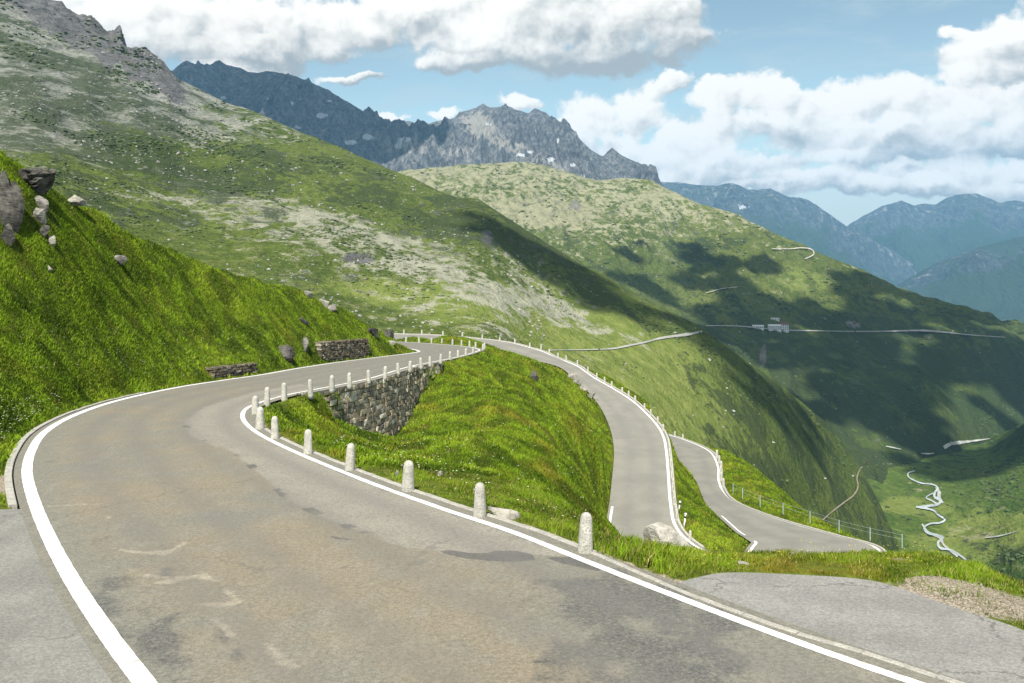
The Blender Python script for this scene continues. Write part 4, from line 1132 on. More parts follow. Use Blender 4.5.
crB = [(340,190),(380,178),(408,171),(440,168),(470,165),(500,163),(525,162),(545,165),(570,174),(600,181),(622,178),(650,180),(680,195),(700,204),(720,209),(740,215),(760,227),(780,238),(800,244),(820,254),(845,264),(870,276),(900,290),(930,303),(960,314),(990,322),(1024,330),(1100,345),(1320,380)]
stB = [(340,  [(320,900),(260,1200),(220,1500),(186,1900)]),
       (480,  [(330,900),(280,1250),(225,1650),(164,2300)]),
       (600,  [(350,800),(300,1250),(250,1650),(181,2350)]),
       (700,  [(400,760),(328,1350),(280,1700),(204,2200)]),
       (771,  [(445,800),(329,1450),(285,1700),(232,2100)]),
       (840,  [(485,850),(331,1500),(300,1680),(262,2000)]),
       (900,  [(490,880),(333,1550),(312,1700),(290,1950)]),
       (960,  [(475,1050),(335,1600),(326,1750),(314,1900)]),
       (1024, [(465,1250),(345,1650),(338,1780),(330,1900)]),
       (1320, [(480,1500),(395,1700),(388,1800),(380,1900)])]
def dispB(X, Y, Z, v, px, py):
    fade = np.where(v > 1, 0, 1-.85*smooth(.86, 1.0, v))
    lowr = smooth(.75, .2, v)
    n = fbm(X/210, Y/480, 6, .56, 3) + .6*(ridged(X/110+Y/500, Y/330, 5, .55, 6)-.5)
    gul = ridged((X-.25*Y)/70, Y/400, 4, .5, 17)-.5
    knoll = (ridged(X/60+Y/700, Y/170, 5, .55, 26)-.45)*smooth(.35, .6, v) + .5*fbm(X/45, Y/130, 4, .55, 27)*smooth(.3, .55, v)
    return fade*(22*n*(1-.6*lowr) + 15*gul*lowr + 17*knoll)
def attrB(X, Y, Z, v, px, py):
    pale = .16 + .34*smooth(275, 205, py)*smooth(860, 700, px) + .10*smooth(225, 175, py) - .45*smooth(285, 330, py) + .55*ell(px, py, 520, 215, 70, 10)
    dark = .30 + .35*smooth(295, 340, py) + .25*ell(px, py, 690, 262, 70, 26) - .15*smooth(240, 190, py)  # dark growth, also colour darkened where the cloud shadow lies
    rock = .30*smooth(225, 180, py)*smooth(560, 450, px) + .95*ell(px, py, 763, 356, 6, 16, 1.5) + .55*ell(px, py, 855, 325, 14, 6) + .6*ell(px, py, 930, 336, 10, 5) + .5*ell(px, py, 640, 240, 20, 8)
    rock = rock + + .12*ell(px, py, 480, 190, 60, 12) + .20*ell(px, py, 590, 200, 60, 14) + .22*ell(px, py, 560, 205, 50, 12) + .6*ell(px, py, 877, 440, 9, 5)
    return {'light': .55*ell(px, py, 800, 282, 50, 22) + .3*ell(px, py, 600, 250, 160, 40), 'rock': rock, 'pale': np.clip(pale, -.4, 1), 'dark': np.clip(dark, -.2, 1), 'bould': np.full(px.shape, .3)}  # 'light' paints the sunlit shoulder into the grass colour
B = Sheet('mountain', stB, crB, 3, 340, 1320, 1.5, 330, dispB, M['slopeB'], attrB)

crC = [(100,60),(160,78),(174.5,69),(180,64),(186,61),(195,65),(208,69),(214,63),(219.6,60),(226,64),(240,67),(248,71),(257,72),(268,70),(289,74),(298,76),(308,81),(321,87),(340,98),(360,109),(370,119),(378,124),(390,122),(401,119.5),(415,121),(429,122.5),(440,120),(455,119.5),(459,113),(470,110),(476,108),(483.5,103.5),(491,109),(498,108),(504,105),(511,107),(517,110),(529,114),(535,108),(541,111),(546,112),(554,120),(561,124),(570,132),(579,139),(586,146),(593,152),(602,157.6),(607,152),(612,147.5),(622,156),(640,165),(648,173),(655,180),(666,188),(690,205),(740,235)]
stC = [(100, [(190,2600),(140,3300),(70,4200)]),(240, [(190,2600),(140,3300),(67,4200)]),(340, [(215,2600),(165,3200),(98,4100)]),(400, [(225,2700),(175,3300),(120,4300)]),(480, [(230,2900),(175,3500),(105,4600)]),(560, [(235,2900),(180,3500),(124,4500)]),(640, [(250,2900),(205,3500),(165,4300)]),(740, [(290,2900),(260,3500),(235,4200)])]
def dispC(X, Y, Z, v, px, py):
    f1 = np.where(v > 1, 0, 1-.95*smooth(.78, 1.0, v))
    n = ridged((X+.25*Y)/420, (Y-.3*X)/800, 6, .52, 5)-.5
    n2 = ridged((X+.1*Y)/95, Y/260, 5, .6, 25)-.5
    jag = 6*(ridged(X/55, Y/160, 4, .6, 44)-.42)*np.where(v > 1, 0, smooth(.88, 1.0, v))
    return f1*(230*n + 48*n2 + 40*fbm(X/120, Z/90, 4, .6, 71)) + jag
SNOW = [(321,116,8,4),(297,127,6,3),(352,142,9,3.4),(366,137,8,4),(292,103,2.5,1.5),(300,100,1.6,2.5),(329,101,3,1.6),(406,139,9,3),(398,146,8,2.5),(521,155,8,2.6),(530,152,5,1.8),(551,159,5,4),(573,165,4,2.5),(583,176,4,1.8),(488,124,4,1.6),(558,141,2.5,4),(224,98,4,2),(268,99,2,2)]
def attrC(X, Y, Z, v, px, py):
    snow = np.zeros(px.shape)
    for a in SNOW: snow = np.maximum(snow, ell(px, py, a[0], a[1], a[2]*.85, a[3]*.8, .8))
    pale = .02 + .48*ell(px, py, 462, 152, 40, 14) + .62*ell(px, py, 481, 120, 15, 12) + .6*ell(px, py, 405, 143, 24, 12) + .45*ell(px, py, 500, 140, 60, 10, 1, .5) + .4*ell(px, py, 560, 168, 30, 8, 1, .5)
    green = .05 + .3*smooth(150, 200, py)
    return {'snow': snow, 'pale': pale, 'green': green}
Cs = Sheet('rocky_peaks', stC, crC, 2, 100, 740, 1.0, 230, dispC, M['peak'], attrC, hid=(1.2, 60))

def far_sheet(name, cr, d0, d1, drop, px0, px1, seed, green, amp):
    xs = [px0, .5*(px0+px1), px1]
    st = [(x, [(np.interp(x, [c[0] for c in cr], [c[1] for c in cr])+drop, d0), (np.interp(x, [c[0] for c in cr], [c[1] for c in cr])+drop*.5, .55*d0+.45*d1), (0, d1)]) for x in xs]
    def dp(X, Y, Z, v, px, py):
        f = np.where(v > 1, 0, 1-.97*smooth(.72, 1.0, v))
        return f*amp*(1.0*(ridged((X+.3*Y)/1300, (Y-.3*X)/1900, 5, .48, seed)-.5)+.45*fbm(X/420, Y/600, 5, .5, seed+4)) + .022*amp*(ridged(X/130, Y/400, 3, .6, seed+7)-.42)*np.where(v > 1, 0, smooth(.9, 1, v))
    def at(X, Y, Z, v, px, py):
        c = np.interp(px, [q[0] for q in cr], [q[1] for q in cr])
        return {'snow': .75*ell(px, py, 745, 207, 10, 3)+.6*ell(px, py, 708, 196, 2, 5), 'pale': .05+.3*smooth(25, 5, py-c), 'green': green+.5*smooth(15, 50, py-c)}
    return Sheet(name, st, cr, 2, px0, px1, 2.0, 120, dp, M['farpeak'], at, hid=(1.07, 40))
far_sheet('distant_mountains', [(620,190),(662,182),(680,183),(696,185.5),(715,186),(730,183),(740,186),(749,190),(771,189),(790,197.5),(800,198),(809,200),(827,212),(846,227),(880,245),(940,275)], 6500, 8800, 95, 620, 940, 61, .35, 420)
far_sheet('distant_mountains', [(760,275),(800,252),(827,239),(850,224),(865,215),(880,207),(892,203),(902,200),(914,205),(925,203),(936,204),(946,198),(955,195),(966,194),(977,193.5),(988,198),(1000,203),(1015,200),(1030,203),(1100,190),(1200,210),(1330,180)], 6800, 9800, 120, 760, 1330, 62, .35, 460)
far_sheet('distant_mountains', [(850,312),(899,284),(920,272),(940,261),(960,254),(977,248),(1000,242),(1024,236),(1100,220),(1330,190)], 4300, 6500, 110, 850, 1330, 63, .55, 300)

# valley floor with the slope rising on the right
stV = [(640,  [(800,230),(680,420),(560,600),(500,790),(462,1000),(452,1150)]),
       (820,  [(790,215),(650,470),(556,640),(500,800),(462,1010),(452,1200)]),
       (900,  [(780,205),(640,480),(555,640),(500,800),(460,1020),(444,1400)]),
       (950,  [(770,195),(635,480),(553,640),(498,790),(458,1030),(441,1500)]),
       (985,  [(765,190),(635,470),(552,620),(497,760),(462,960),(446,1330)]),
       (1024, [(765,180),(640,440),(552,570),(500,700),(458,860),(424,1060)]),
       (1100, [(765,170),(650,400),(545,520),(480,640),(425,800),(382,980)]),
       (1330, [(780,150),(660,340),(500,460),(400,600),(330,760),(280,950)])]
crV = [(640,452),(820,452),(900,444),(930,441),(950,440.5),(968,441),(985,442),(1000,436),(1024,424),(1060,404),(1100,382),(1330,280)]
def dispV(X, Y, Z, v, px, py):
    f = np.where(v > 1, 0, 1-.8*smooth(.85, 1, v))
    r = smooth(950, 1060, px)
    f = f*smooth(160, 420, Y)
    return f*(2.2+5*r)*fbm(X/110, Y/110, 5, .5, 12) + f*r*4*(ridged((X+Y)/60, (Y-X)/200, 4, .5, 15)-.5)
def attrV(X, Y, Z, v, px, py):
    pale = .12 + .5*ell(px, py, 990, 536, 22, 4) + .35*ell(px, py, 970, 527, 30, 5)
    dark = .26 + .55*ell(px, py, 1012, 556, 22, 8) + .3*smooth(470, 440, py) + .3*ell(px, py, 940, 462, 30, 6)
    return {'light': .75*ell(px, py, 900, 505, 45, 10)+.8*ell(px, py, 1010, 535, 60, 34)+.4*ell(px, py, 930, 540, 80, 30), 'rock': np.zeros(px.shape), 'pale': pale, 'dark': dark, 'bould': np.full(px.shape, .22)}  # 'light' paints the sunny stretches of the floor into the colour
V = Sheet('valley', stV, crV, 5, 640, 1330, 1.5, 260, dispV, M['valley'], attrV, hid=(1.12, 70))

# ------------------------------------------------------------------ boulders and dwarf shrubs strewn over the slopes
def ico():
    bm = bmesh.new(); bmesh.ops.create_icosphere(bm, subdivisions=2, radius=1)
    v = np.array([q.co[:] for q in bm.verts]); f = np.array([[q.index for q in p.verts] for p in bm.faces]); bm.free(); return v, f
ICV, ICF = ico()
def strew(name, label, cat, sheet, N, weight, r0, r1, flat, mat, seed, sink=.2, power=2.5):
    rs = np.random.RandomState(seed)
    X, Y, Z = sheet.X, sheet.Y, sheet.Z; v = np.dstack([X, Y, Z])
    n = np.cross(v[:-1, 1:]-v[:-1, :-1], v[1:, :-1]-v[:-1, :-1]); c = v[:-1, :-1]; d2 = (c**2).sum(-1)
    scr = np.clip(-(n*c).sum(-1)/np.sqrt(d2), 0, None)/d2
    px = np.broadcast_to(sheet.pxs[None, :-1], scr.shape); w = scr*weight(px, sheet.py[:-1, :-1], X[:-1, :-1], Y[:-1, :-1]); w = np.clip(w, 0, None).ravel(); w /= w.sum()
    r, k = np.divmod(rs.choice(len(w), N, p=w), scr.shape[1]); u = rs.rand(N, 1); t = rs.rand(N, 1)
    base = v[r, k]*(1-u)*(1-t)+v[r, k+1]*u*(1-t)+v[r+1, k]*(1-u)*t+v[r+1, k+1]*u*t
    rad = (r0+(r1-r0)*rs.rand(N)**power)*base[:, 1]/F
    sc = np.column_stack([rs.uniform(.8, 1.5, N), rs.uniform(.8, 1.5, N), flat*rs.uniform(.7, 1.3, N)])*rad[:, None]
    jit = 1+.28*rs.randn(N, len(ICV), 1).clip(-1.6, 1.6)*(.9 if flat > .6 else .6)
    P_ = ICV[None]*jit*sc[:, None, :]; a = rs.rand(N)*6.28; ca, sa = np.cos(a)[:, None], np.sin(a)[:, None]
    x = P_[..., 0]*ca-P_[..., 1]*sa; y = P_[..., 0]*sa+P_[..., 1]*ca
    V_ = np.stack([x, y, P_[..., 2]+(sc[:, 2]*(.6-sink))[:, None]], -1)+base[:, None, :]
    Fc = (ICF[None]+np.arange(N)[:, None, None]*len(ICV)).reshape(-1, 3)
    tag(mesh_np(name, V_.reshape(-1, 3), Fc, mat, None, flat < .6), label, cat, kind='stuff')
M['scree'] = mat_plain('slope boulder', (.27, .265, .235), .35, .35)
M['shrub'] = mat_plain('dwarf shrub', (.062, .088, .028), .4, .12)
M['shrub_far'] = mat_plain('far dwarf shrub', (.056, .080, .028), .4, .05)
def wA(px, py, X, Y):
    cl = smooth(-.15, .45, fbm(X/45, Y/110, 4, .55, 101))
    return (.25+cl)*(.5*smooth(620, 330, px)+.5*ell(px, py, 480, 300, 170, 40, 1, .3)+.35*ell(px, py, 60, 110, 120, 60)+.04)
strew('boulders', 'pale boulders strewn over the big hillside', 'boulders', A, 5200, wA, .35, 1.55, .75, M['scree'], 201, power=5)
def wS(px, py, X, Y):
    cl = smooth(.02, .34, fbm(X/38, Y/95, 4, .55, 111)+.25*fbm(X/150, Y/300, 3, .5, 112))
    return cl*(.9*ell(px, py, 170, 130, 180, 75, 1, .35)+.7*ell(px, py, 380, 210, 150, 40, 1, .4)+.55*ell(px, py, 700, 370, 90, 60)+.10)
strew('shrubs', 'dark dwarf shrubs in patches on the big hillside', 'shrubs', A, 5200, wS, .6, 2.3, .42, M['shrub'], 202, sink=.35)
def wSB(px, py, X, Y):
    cl = smooth(.0, .34, fbm(X/60, Y/140, 4, .55, 121)+.25*fbm(X/200, Y/420, 3, .5, 122))
    return cl*(.35+.5*smooth(230, 300, py))
strew('shrubs', 'dark dwarf shrubs on the mountain beyond the hotel', 'shrubs', B, 5200, wSB, .5, 1.8, .42, M['shrub_far'], 203, sink=.35)
strew('boulders', 'pale boulders on the upper shoulder of the far mountain', 'boulders', B, 1500, lambda px, py, X, Y: .1+smooth(290, 220, py), .3, 1.0, .75, M['scree'], 204, power=4)
strew('shrubs', 'green alder scrub on the slope right of the valley stream', 'shrubs', V, 1500, lambda px, py, X, Y: smooth(.05, .35, fbm(X/40, Y/70, 4, .55, 131))*.4+1.5*ell(px, py, 1010, 557, 20, 8)+.8*ell(px, py, 1005, 480, 60, 30), .8, 2.6, .6, M['shrub_far'], 205, sink=.3)

# ------------------------------------------------------------------ draped lines on the far ground
def drape(name, sheets, pts, half, mat, lift=.35, kind='structure', step=1.5):
    q = resample(np.array([(p[0], p[1], 0) for p in pts], float), step)[:, :2]
    hw = np.interp(np.linspace(0, 1, len(q)), np.linspace(0, 1, len(half)), half) if not np.isscalar(half) else np.full(len(q), half)
    hw = hw*(.66+.3*fbm(q[:, 0]/5+q[:, 1]/3, q[:, 1]/4, 3, .6, 90))
    t = np.gradient(q, axis=0); t /= np.linalg.norm(t, axis=1, keepdims=True); n = np.column_stack([-t[:, 1], t[:, 0]])
    def hit(px, py):
        best = None
        for s in sheets:
            if s.pxs[0] <= px <= s.pxs[-1]:
                h = s.hit(px, py)
                if best is None or h[1] < best[1]: best = h
        h = best.copy(); h[2] += lift*h[1]/1000; h -= h/np.linalg.norm(h)*h[1]*.004
        return h
    L, C, R = [np.array([hit(*(q[i]+n[i]*hw[i]*s)) for i in range(len(q))]) for s in (-1, 0, 1)]
    vv = np.empty((3*len(q), 3)); vv[0::3] = L; vv[1::3] = C; vv[2::3] = R
    i = np.arange(len(q)-1)*3
    f = np.vstack([np.column_stack([i, i+1, i+4, i+3]), np.column_stack([i+1, i+2, i+5, i+4])])
    o = mesh_np(name, vv, f, mat); o['kind'] = kind; return o
M['far_road'] = mat_plain('distant road', (.30, .295, .27), .15, .05)
M['path'] = mat_plain('earth track', (.26, .215, .15), .2, .05)
M['stream'] = mat_plain('glacier stream', (.36, .40, .40), .3, .06, .35)
M['riverbed'] = mat_plain('river gravel', (.34, .35, .32), .25, .05)
M['scar'] = mat_plain('bare cut', (.36, .34, .30), .25, .08)
drape('road', [A], [(548,350.5),(560,350.2),(580,350),(600,349.5),(615,348.5),(630,345.5),(645,342.5),(660,338.5),(675,336.2),(690,334.3),(702,331.6)], [.5,.5,.6,.8,1.2,1.3,1.3,1.7,2.0,1.3], M['far_road'])
drape('road', [B], [(706,326),(730,326),(752,327.4),(770,329.2),(790,330.5),(815,331),(850,331.6),(890,331.4),(905,331),(925,330.8),(945,332.5),(975,335.5),(1005,337.5)], [.5,.7,.9,1.0,.8,.5,.5,.6,1.2,1.4,.8,.6,.5], M['far_road'])
drape('path', [B], [(772,249),(790,249),(803,248),(812,250),(814,254),(810,257),(805,259)], [.4,.5,.6,.7,.8,.7], M['scar'])
drape('path', [B], [(706,293),(722,289),(738,287)], .45, M['scar'])
drape('path', [V, A], [(822,521),(832,512),(845,502),(854,495),(858,487),(857,478),(860,470),(867,463),(876,459)], [1.0,1.1,1.1,1.2,1.0,.9,.9,.8], M['path'])
drape('stream', [V], [(915,471),(908,473.5),(908.5,477),(914,480.5),(922,483.5),(932,484.5),(938,488),(935,492.5),(934.5,497),(941,501),(938,504.5),(929,506),(918,507)], [.7,.9,1.2,1.0,1.0,1.0,1.7,2.2,2.0,1.6,1.2], M['stream'])
drape('stream', [V], [(934,493),(928,496),(926,498),(932,501),(938,505)], [.7,.8,1.0,1.2], M['stream'])
drape('stream', [V], [(916,507),(926,508.5),(934,511),(938,515),(945,520),(940,523),(930,524),(924,528),(927,533),(938,535.5),(943,538),(938,543),(940,548),(950,550),(957,553.5),(966,560)], [1.6,1.8,1.2,1.3,1.5,1.3,1.2,1.2,1.6,1.8,1.8,1.6,1.4,1.3,1.4], M['stream'])
drape('riverbed', [V], [(936,487),(939,492),(939,498),(943,503)], [1.5,2.6,3.0,1.2], M['riverbed'], lift=.1)
drape('riverbed', [V], [(922,524),(928,532),(940,538),(944,545),(958,556)], [1.2,1.6,1.8,1.4,2.4], M['riverbed'], lift=.1)
drape('riverbed', [V, B], [(944,448),(950,444.5),(960,442.8),(972,441.3),(987,439.3),(990,438.8)], [2.6,3.0,2.4,1.6,1.1,.4], M['riverbed'])
drape('riverbed', [V, B], [(921,453.5),(928,454),(934,453.4)], [.5,.9,.6], M['riverbed'])
drape('riverbed', [B, V], [(886,446.5),(894,448),(901,449.5)], [.6,.8,.5], M['riverbed'])
drape('path', [V], [(985,538),(997,536.5),(1008,534),(1018,531)], [.6,1.1,.7,.3], M['riverbed'])

# ------------------------------------------------------------------ buildings far off
M['plaster'] = mat_plain('white plaster', (.78, .77, .74), .08, .3)
M['roof_red'] = mat_plain('red-brown roof', (.16, .07, .055), .2, .3)
M['roof_grey'] = mat_plain('pale metal roof', (.55, .55, .54), .1, .3)
M['slate'] = mat_plain('dark slate roof', (.10, .10, .11), .2, .3)
M['glass'] = mat_plain('dark window', (.03, .035, .045), .1, .3, .2)
def building(name, px, py, wpx, hpx, dep, roofh, roof, label, nwin, sheet, rows=2, group=None):
    p = sheet.hit(px, py); d = p[1]; s = d/F; w, h = wpx*s, hpx*s
    t_ = empty(name, tuple(p)); t_.rotation_euler = (0, 0, random.uniform(-.15, .15)); tag(t_, label, 'building', group)
    bm = bmesh.new(); bmesh.ops.create_cube(bm, size=1)
    for v in bm.verts: v.co = Vector((v.co.x*w, v.co.y*dep, -4+(v.co.z+.5)*(h+4)))
    bm_obj('wall', bm, M['plaster'], t_)
    bm = bmesh.new(); ov = .6
    pts = [(-w/2-ov, -dep/2-ov, h+.02), (w/2+ov, -dep/2-ov, h+.02), (w/2+ov, dep/2+ov, h+.02), (-w/2-ov, dep/2+ov, h+.02), (-w/2-ov, 0, h+roofh), (w/2+ov, 0, h+roofh)]
    vs = [bm.verts.new(q) for q in pts]
    for f in ((0,1,5,4),(2,3,4,5),(0,4,3),(1,2,5),(3,2,1,0)): bm.faces.new([vs[k] for k in f])
    bm_obj('roof', bm, M[roof], t_)
    for r in range(rows):
        for k in range(nwin):
            x = (k+.5)/nwin*w-w/2; z = h*(r+.5)/rows
            bm = bmesh.new(); bmesh.ops.create_cube(bm, size=1)
            for v in bm.verts: v.co = Vector((x+v.co.x*1.3, -dep/2-.02+v.co.y*.16, z+v.co.z*1.6))
            bm_obj('window', bm, M['glass'], t_)
    return t_
building('hotel', 774.5, 329.3, 12, 3.6, 14, 2.2, 'roof_grey', 'long white hotel wing beside the mountain road', 6, B, 2)
building('hotel', 783.5, 329.6, 8, 5.4, 15, 3.2, 'roof_red', 'taller white hotel block with a red-brown roof at the mountain road', 4, B, 3)
building('annexe', 758, 328.3, 10.5, 2.4, 10, 1.6, 'roof_grey', 'low white annexe left of the hotel', 5, B, 1)
building('hut', 775, 319.6, 7.5, 1.2, 7, 1.0, 'roof_grey', 'small pale hut on the slope above the hotel', 3, B, 1)
building('farmhouse', 880.5, 462.0, 3.0, 2.0, 6, 1.5, 'slate', 'tiny white farmhouse where the track meets the valley stream', 2, V, 1)
building('barn', 886.5, 461.2, 4.0, 1.6, 6, 1.6, 'slate', 'dark-roofed barn beside the tiny white farmhouse', 2, V, 1)

# ------------------------------------------------------------------ sun, clouds that shade the slopes, air, sky
SUN_EL, SAZ = math.radians(52), math.atan2(-.16, -.987)
S = Vector((math.sin(SAZ)*math.cos(SUN_EL), math.cos(SAZ)*math.cos(SUN_EL), math.sin(SUN_EL)))
sun = bpy.data.lights.new('sun', 'SUN'); sun.energy = 4.6; sun.angle = math.radians(.53); sun.color = (1.0, .955, .88)
so = bpy.data.objects.new('sun', sun); COL.objects.link(so); so.rotation_euler = S.to_track_quat('Z', 'Y').to_euler(); so.location = (0, 0, 300)

mcloud = bpy.data.materials.new('cloud'); mcloud.use_nodes = True
mcloud.node_tree.nodes['Principled BSDF'].inputs['Base Color'].default_value = (.8, .8, .8, 1); mcloud.node_tree.nodes['Principled BSDF'].inputs['Roughness'].default_value = 1
def cloud(ground_pts, alt, r, seed):
    """a cumulus high overhead whose shadow falls on the given slope points"""
    rs = random.Random(seed); bm = bmesh.new()
    for p in ground_pts:
        k = (alt-p[2])/S.z; c = Vector(p)+S*k
        for _ in range(3):
            rr = r*rs.uniform(.4, .95)
            q = bmesh.ops.create_icosphere(bm, subdivisions=3, radius=rr)
            off = Vector((rs.gauss(0, r*.75), rs.gauss(0, r*.75), rs.uniform(0, r*.6)))
            for v in q['verts']:
                n = v.co.normalized(); v.co = v.co*(1+.30*mnoise.noise(v.co/(rr*.55)+off)+.18*mnoise.noise(v.co/(rr*.2)+off))
                v.co.z *= .75; v.co += c+off
    o = bm_obj('cloud', bm, mcloud, None, True); o['kind'] = 'structure'
def hits(sheet, pts): return [sheet.hit(*q) for q in pts]
cloud(hits(B, [(655,270),(680,255),(700,250),(720,262),(700,280),(660,290),(730,285),(740,262),(680,300),(640,285)]), 1900, 46, 1)
cloud(hits(B, [(740,310),(780,306),(820,318),(720,330),(850,322),(800,335),(760,345),(780,365),(820,360),(860,350),(840,385),(880,380),(870,410),(910,350),(900,400),(930,380),(940,420),(960,360),(980,400),(1000,370),(1020,400),(1040,380),(890,320),(920,325),(950,335),(980,335),(1010,345),(885,284),(905,296),(930,306),(955,316),(985,324),(1015,330),(870,300)]), 1950, 66, 2)
cloud(hits(A, [(712,340),(725,352),(738,364),(750,378),(762,388),(775,398),(790,412),(805,424),(820,436),(745,385),(770,410),(795,430),(730,368)]), 1500, 15, 3)
cloud(hits(V, [(960,458),(990,462),(1015,450),(1040,440),(920,462)]), 1480, 55, 4)
0 and cloud(hits(A, [(140,170),(180,175),(220,172),(110,155),(260,190),(300,195)]), 1650, 36, 5)
cloud(hits(A, [(530,255),(560,270),(590,285),(620,300),(650,318),(500,232),(545,275)]), 1600, 34, 6)  # unseen cloud added to stand in for the facet's own shade
cloud(hits(Cs, [(190,85),(215,85),(240,85),(265,90),(290,95),(315,105),(340,115),(360,130),(230,110),(270,120),(310,130),(345,145),(200,100),(179,72),(190,66),(220,66),(245,72),(265,76),(290,80)]), 2100, 210, 7)  # unseen cloud added to darken the left massif evenly

# air
hb = bmesh.new(); bmesh.ops.create_cube(hb, size=1)
for v in hb.verts: v.co = Vector((v.co.x*18000+1500, v.co.y*11400+5000, -900+(v.co.z+.5)*1950))
mh = bpy.data.materials.new('air'); mh.use_nodes = True; nth = mh.node_tree; nth.nodes.clear()
vo = nth.nodes.new('ShaderNodeVolumePrincipled'); oo = nth.nodes.new('ShaderNodeOutputMaterial'); nth.links.new(vo.outputs[0], oo.inputs['Volume'])
HAZE = 5.4e-5
vo.inputs['Density'].default_value = HAZE; vo.inputs['Color'].default_value = (.27, .57, .88, 1); vo.inputs['Anisotropy'].default_value = .0
hz = bm_obj('haze', hb, mh); hz['kind'] = 'stuff'; hz['label'] = 'pale blue mountain haze filling the valley air'; hz['category'] = 'haze'

# sky with cumulus
W = bpy.data.worlds.new("World"); SC.world = W; W.use_nodes = True
wt = NT(W.node_tree); wt.n.clear()
wo = wt.node('ShaderNodeOutputWorld'); bg = wt.node('ShaderNodeBackground'); wt.l.new(bg.outputs[0], wo.inputs[0])
sky = wt.node('ShaderNodeTexSky', sky_type='NISHITA'); sky.sun_disc = False
sky.sun_elevation = SUN_EL; sky.sun_rotation = SAZ; sky.altitude = 2000; sky.air_density = 1.0; sky.dust_density = .6; sky.ozone_density = 1.0
SKY_S = .10
bg.inputs['Strength'].default_value = SKY_S
dirv = wt.node('ShaderNodeTexCoord').outputs['Generated']
sep = wt.node('ShaderNodeSeparateXYZ'); wt.l.new(dirv, sep.inputs[0])
az = wt.math('ARCTAN2', sep.outputs[0], sep.outputs[1])
hor = wt.math('SQRT', wt.math('ADD', wt.math('MULTIPLY', sep.outputs[0], sep.outputs[0]), wt.math('MULTIPLY', sep.outputs[1], sep.outputs[1])))
vv_ = wt.math('DIVIDE', sep.outputs[2], wt.math('MAXIMUM', hor, .05))
cmb = wt.node('ShaderNodeCombineXYZ'); wt.l.new(az, cmb.inputs[0]); wt.l.new(vv_, cmb.inputs[1])
uv = cmb.outputs[0]
def uvof(px, py):
    a = math.atan((px-CX)/F); return a, (HY-py)/F*math.cos(a)
# warp the domain for ragged outlines
wn = wt.node('ShaderNodeTexNoise'); wt.put(wn.inputs['Vector'], uv); wn.inputs['Scale'].default_value = 13; wn.inputs['Detail'].default_value = 7; wn.inputs['Roughness'].default_value = .62
warp = wt.vmath('MULTIPLY_ADD', wn.outputs['Color'], (.085, .060, 0), (-.0425, -.030, 0))
uvw = wt.vmath('ADD', uv, warp)
BL = [ # px, py, rx, ry, underside darkness
 (185,22,110,50,.45),(120,35,60,40,.2),(255,52,80,24,.95),(160,85,70,24,.15),(240,15,60,25,.1),(235,78,70,20,.1),
 (360,18,95,32,.35),(450,10,110,50,.3),(560,8,120,52,.55),(640,10,75,50,.45),(585,56,110,24,1.15),(470,62,60,14,.9),(490,45,75,30,.7),(680,38,55,22,.6),
 (515,103,26,10,.0),(440,112,22,8,.0),(390,117,22,7,.0),(350,75,45,6,.5),
 (590,122,44,38,.15),(640,112,42,32,.15),(625,155,60,26,.35),(690,150,50,40,.1),(715,125,38,22,.1),(680,182,60,14,.4),
 (770,95,50,22,.15),(830,100,75,30,.15),(900,92,70,26,.15),(970,100,80,30,.15),(1030,110,60,30,.1),(800,130,80,22,.65),(900,130,90,20,.6),(990,138,70,20,.6),
 (850,160,42,14,.2),(780,165,36,10,.3),(960,165,40,14,.2),(1010,168,36,14,.2),(905,168,30,8,.2),(760,188,60,7,.4),(720,180,40,8,.3),
 (700,172,95,24,.4),(820,182,95,16,.45),(935,183,85,14,.45),(1015,190,60,13,.4),(560,150,60,24,.3),(870,145,120,30,.5),(720,100,45,20,.15),(300,40,60,30,.35),(520,30,80,36,.35),(60,10,80,40,.3),(660,85,30,14,.2),
 (985,45,48,26,.35),(1030,38,60,40,.35),(955,30,25,10,.1),(1000,68,60,14,.6)]
sumw = None; sums = None; fmax = None
for px, py, rx, ry, dk in BL:
    cu, cv = uvof(px, py); iu_, iv_ = F/rx, F/ry
    q = wt.vmath('MULTIPLY_ADD', uvw, (iu_, iv_, 0), (-cu*iu_, -cv*iv_, 0))
    f = wt.math('SUBTRACT', 1.0, wt.vmath('LENGTH', q))
    w_ = wt.math('MAXIMUM', f, 0.0)
    # lit from upper left: dot with the light, plus how dark the underside is
    sh = wt.math('MULTIPLY_ADD', wt.vmath('DOT_PRODUCT', q, (-.42, 1.05, 0)), .50+.50*dk, .76-.46*dk)
    ws = wt.math('MULTIPLY', w_, sh)
    if sumw is None: sumw, sums, fmax = w_, ws, f
    else:
        sumw = wt.math('ADD', sumw, w_); sums = wt.math('ADD', sums, ws); fmax = wt.math('SMOOTH_MAX', fmax, f, .12)
shade = wt.math('DIVIDE', sums, wt.math('MAXIMUM', sumw, .001))
n1 = wt.noise(uv, 28, 9, .62, .2); n2 = wt.noise(wt.vmath('ADD', uv, (-.007, .012, 0)), 28, 9, .62, .2)
b1 = wt.noise(uv, 9, 6, .55, .4); b2 = wt.noise(wt.vmath('ADD', uv, (-.020, .034, 0)), 9, 6, .55, .4)
relief = wt.math('ADD', wt.math('MULTIPLY', wt.math('SUBTRACT', n1, n2), .60), wt.math('MULTIPLY', wt.math('SUBTRACT', b1, b2), .9))
def vor(off, sc):
    nd = wt.node('ShaderNodeTexVoronoi', feature='SMOOTH_F1', voronoi_dimensions='2D'); wt.put(nd.inputs['Vector'], wt.vmath('ADD', uvw, off)); wt.put(nd.inputs['Scale'], sc); nd.inputs['Smoothness'].default_value = .35
    return nd.outputs['Distance']
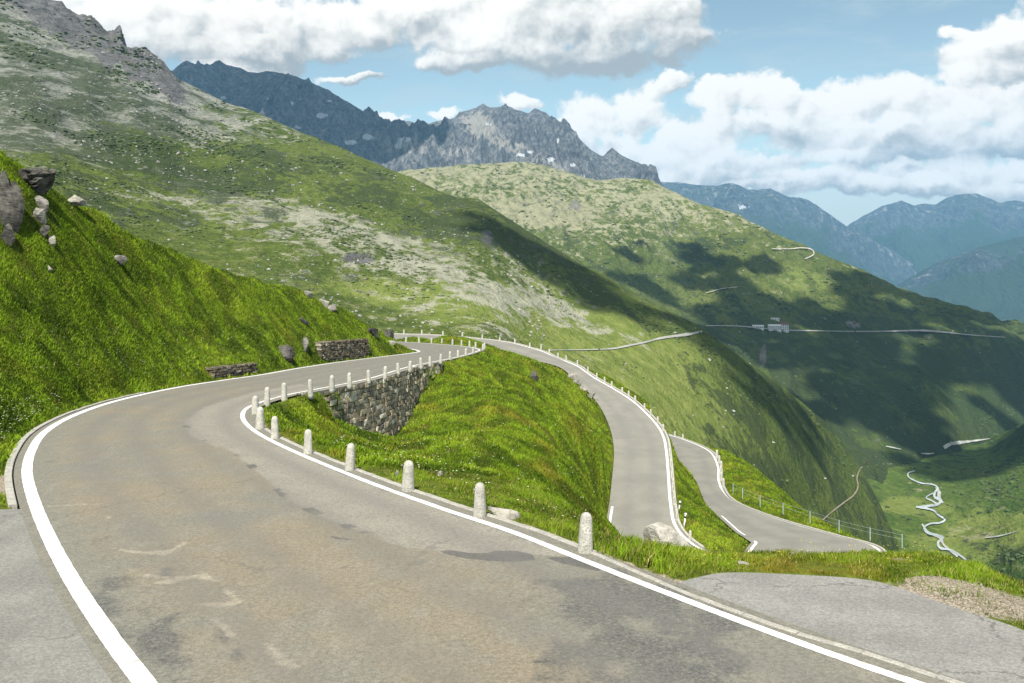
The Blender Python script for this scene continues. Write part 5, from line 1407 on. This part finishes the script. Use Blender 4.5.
va, vb2 = vor((0, 0, 0), 26), vor((-.008, .012, 0), 26)
vc, vd2 = vor((0, 0, 0), 58), vor((-.004, .006, 0), 58)
puff = wt.math('ADD', wt.math('MULTIPLY', wt.math('SUBTRACT', vb2, va), .32), wt.math('MULTIPLY', wt.math('SUBTRACT', vd2, vc), .20))
relief = wt.math('ADD', relief, puff)
fmax = wt.math('ADD', fmax, wt.math('ADD', wt.math('MULTIPLY', wt.math('SUBTRACT', .42, va), .30), wt.math('MULTIPLY', wt.math('SUBTRACT', .42, vc), .16)))
dens = wt.ramp(wt.math('ADD', fmax, wt.math('MULTIPLY', wt.math('ADD', wt.math('MULTIPLY', wt.math('SUBTRACT', n1, .5), 1.0), wt.math('MULTIPLY', wt.math('SUBTRACT', b1, .5), .7)), 1.0)), .06, .38)
# thin veil between and low on the horizon
veil = wt.noise(wt.vmath('MULTIPLY', uv, (1, 3.5, 1)), 7, 6, .6, .5)
low = wt.ramp(vv_, .02, .15, .85, 0)
veilf = wt.math('MAXIMUM', wt.math('MULTIPLY', wt.ramp(veil, .46, .75), .55), low)
lit = wt.math('ADD', wt.math('ADD', shade, relief), wt.math('MULTIPLY', wt.math('SUBTRACT', n1, .5), .15))
ccol = wt.mix(wt.ramp(lit, -.05, .82), (2.55, 2.72, 2.74), (6.9, 6.6, 6.1))
veilc = (3.75, 4.2, 4.3)
skyc = wt.mix(1.0, sky.outputs[0], (1.02, .95, .72), 'MULTIPLY')
skyc = wt.mix(veilf, skyc, veilc)
fin = wt.mix(wt.math('MULTIPLY', dens, wt.ramp(vv_, -.02, .03)), skyc, ccol)
over = wt.math('MULTIPLY', wt.ramp(vv_, .40, .85), wt.ramp(wt.noise(dirv, 2.6, 5, .55), .38, .56, .15, .85))  # bright cloud cover added overhead, out of view, to lift fill in shadows
fin = wt.mix(over, fin, (6.6, 6.5, 6.2))
wt.l.new(fin, bg.inputs['Color'])
try: W.cycles.sampling_method = 'MANUAL'; W.cycles.sample_map_resolution = 512
except Exception: pass

# ------------------------------------------------------------------ camera and render settings
cam = bpy.data.cameras.new('camera'); co = bpy.data.objects.new('camera', cam); COL.objects.link(co)
co.location = (0, 0, 0); co.rotation_euler = (math.radians(90), 0, 0)
cam.sensor_width = 36; cam.lens = F*36/1024; cam.shift_y = -(341.5-HY)/1024; cam.clip_start = .1; cam.clip_end = 40000
SC.camera = co
SC.view_settings.view_transform = 'Standard'; SC.view_settings.look = 'None'; SC.view_settings.gamma = 1; SC.view_settings.exposure = .80
SC.render.engine = 'CYCLES'
cy = SC.cycles; cy.max_bounces = 5; cy.diffuse_bounces = 3; cy.glossy_bounces = 1; cy.transmission_bounces = 2; cy.volume_bounces = 1; cy.transparent_max_bounces = 4
cy.use_denoising = True
try: cy.denoiser = 'OPENIMAGEDENOISE'
except Exception: pass
cy.caustics_reflective = False; cy.caustics_refractive = False
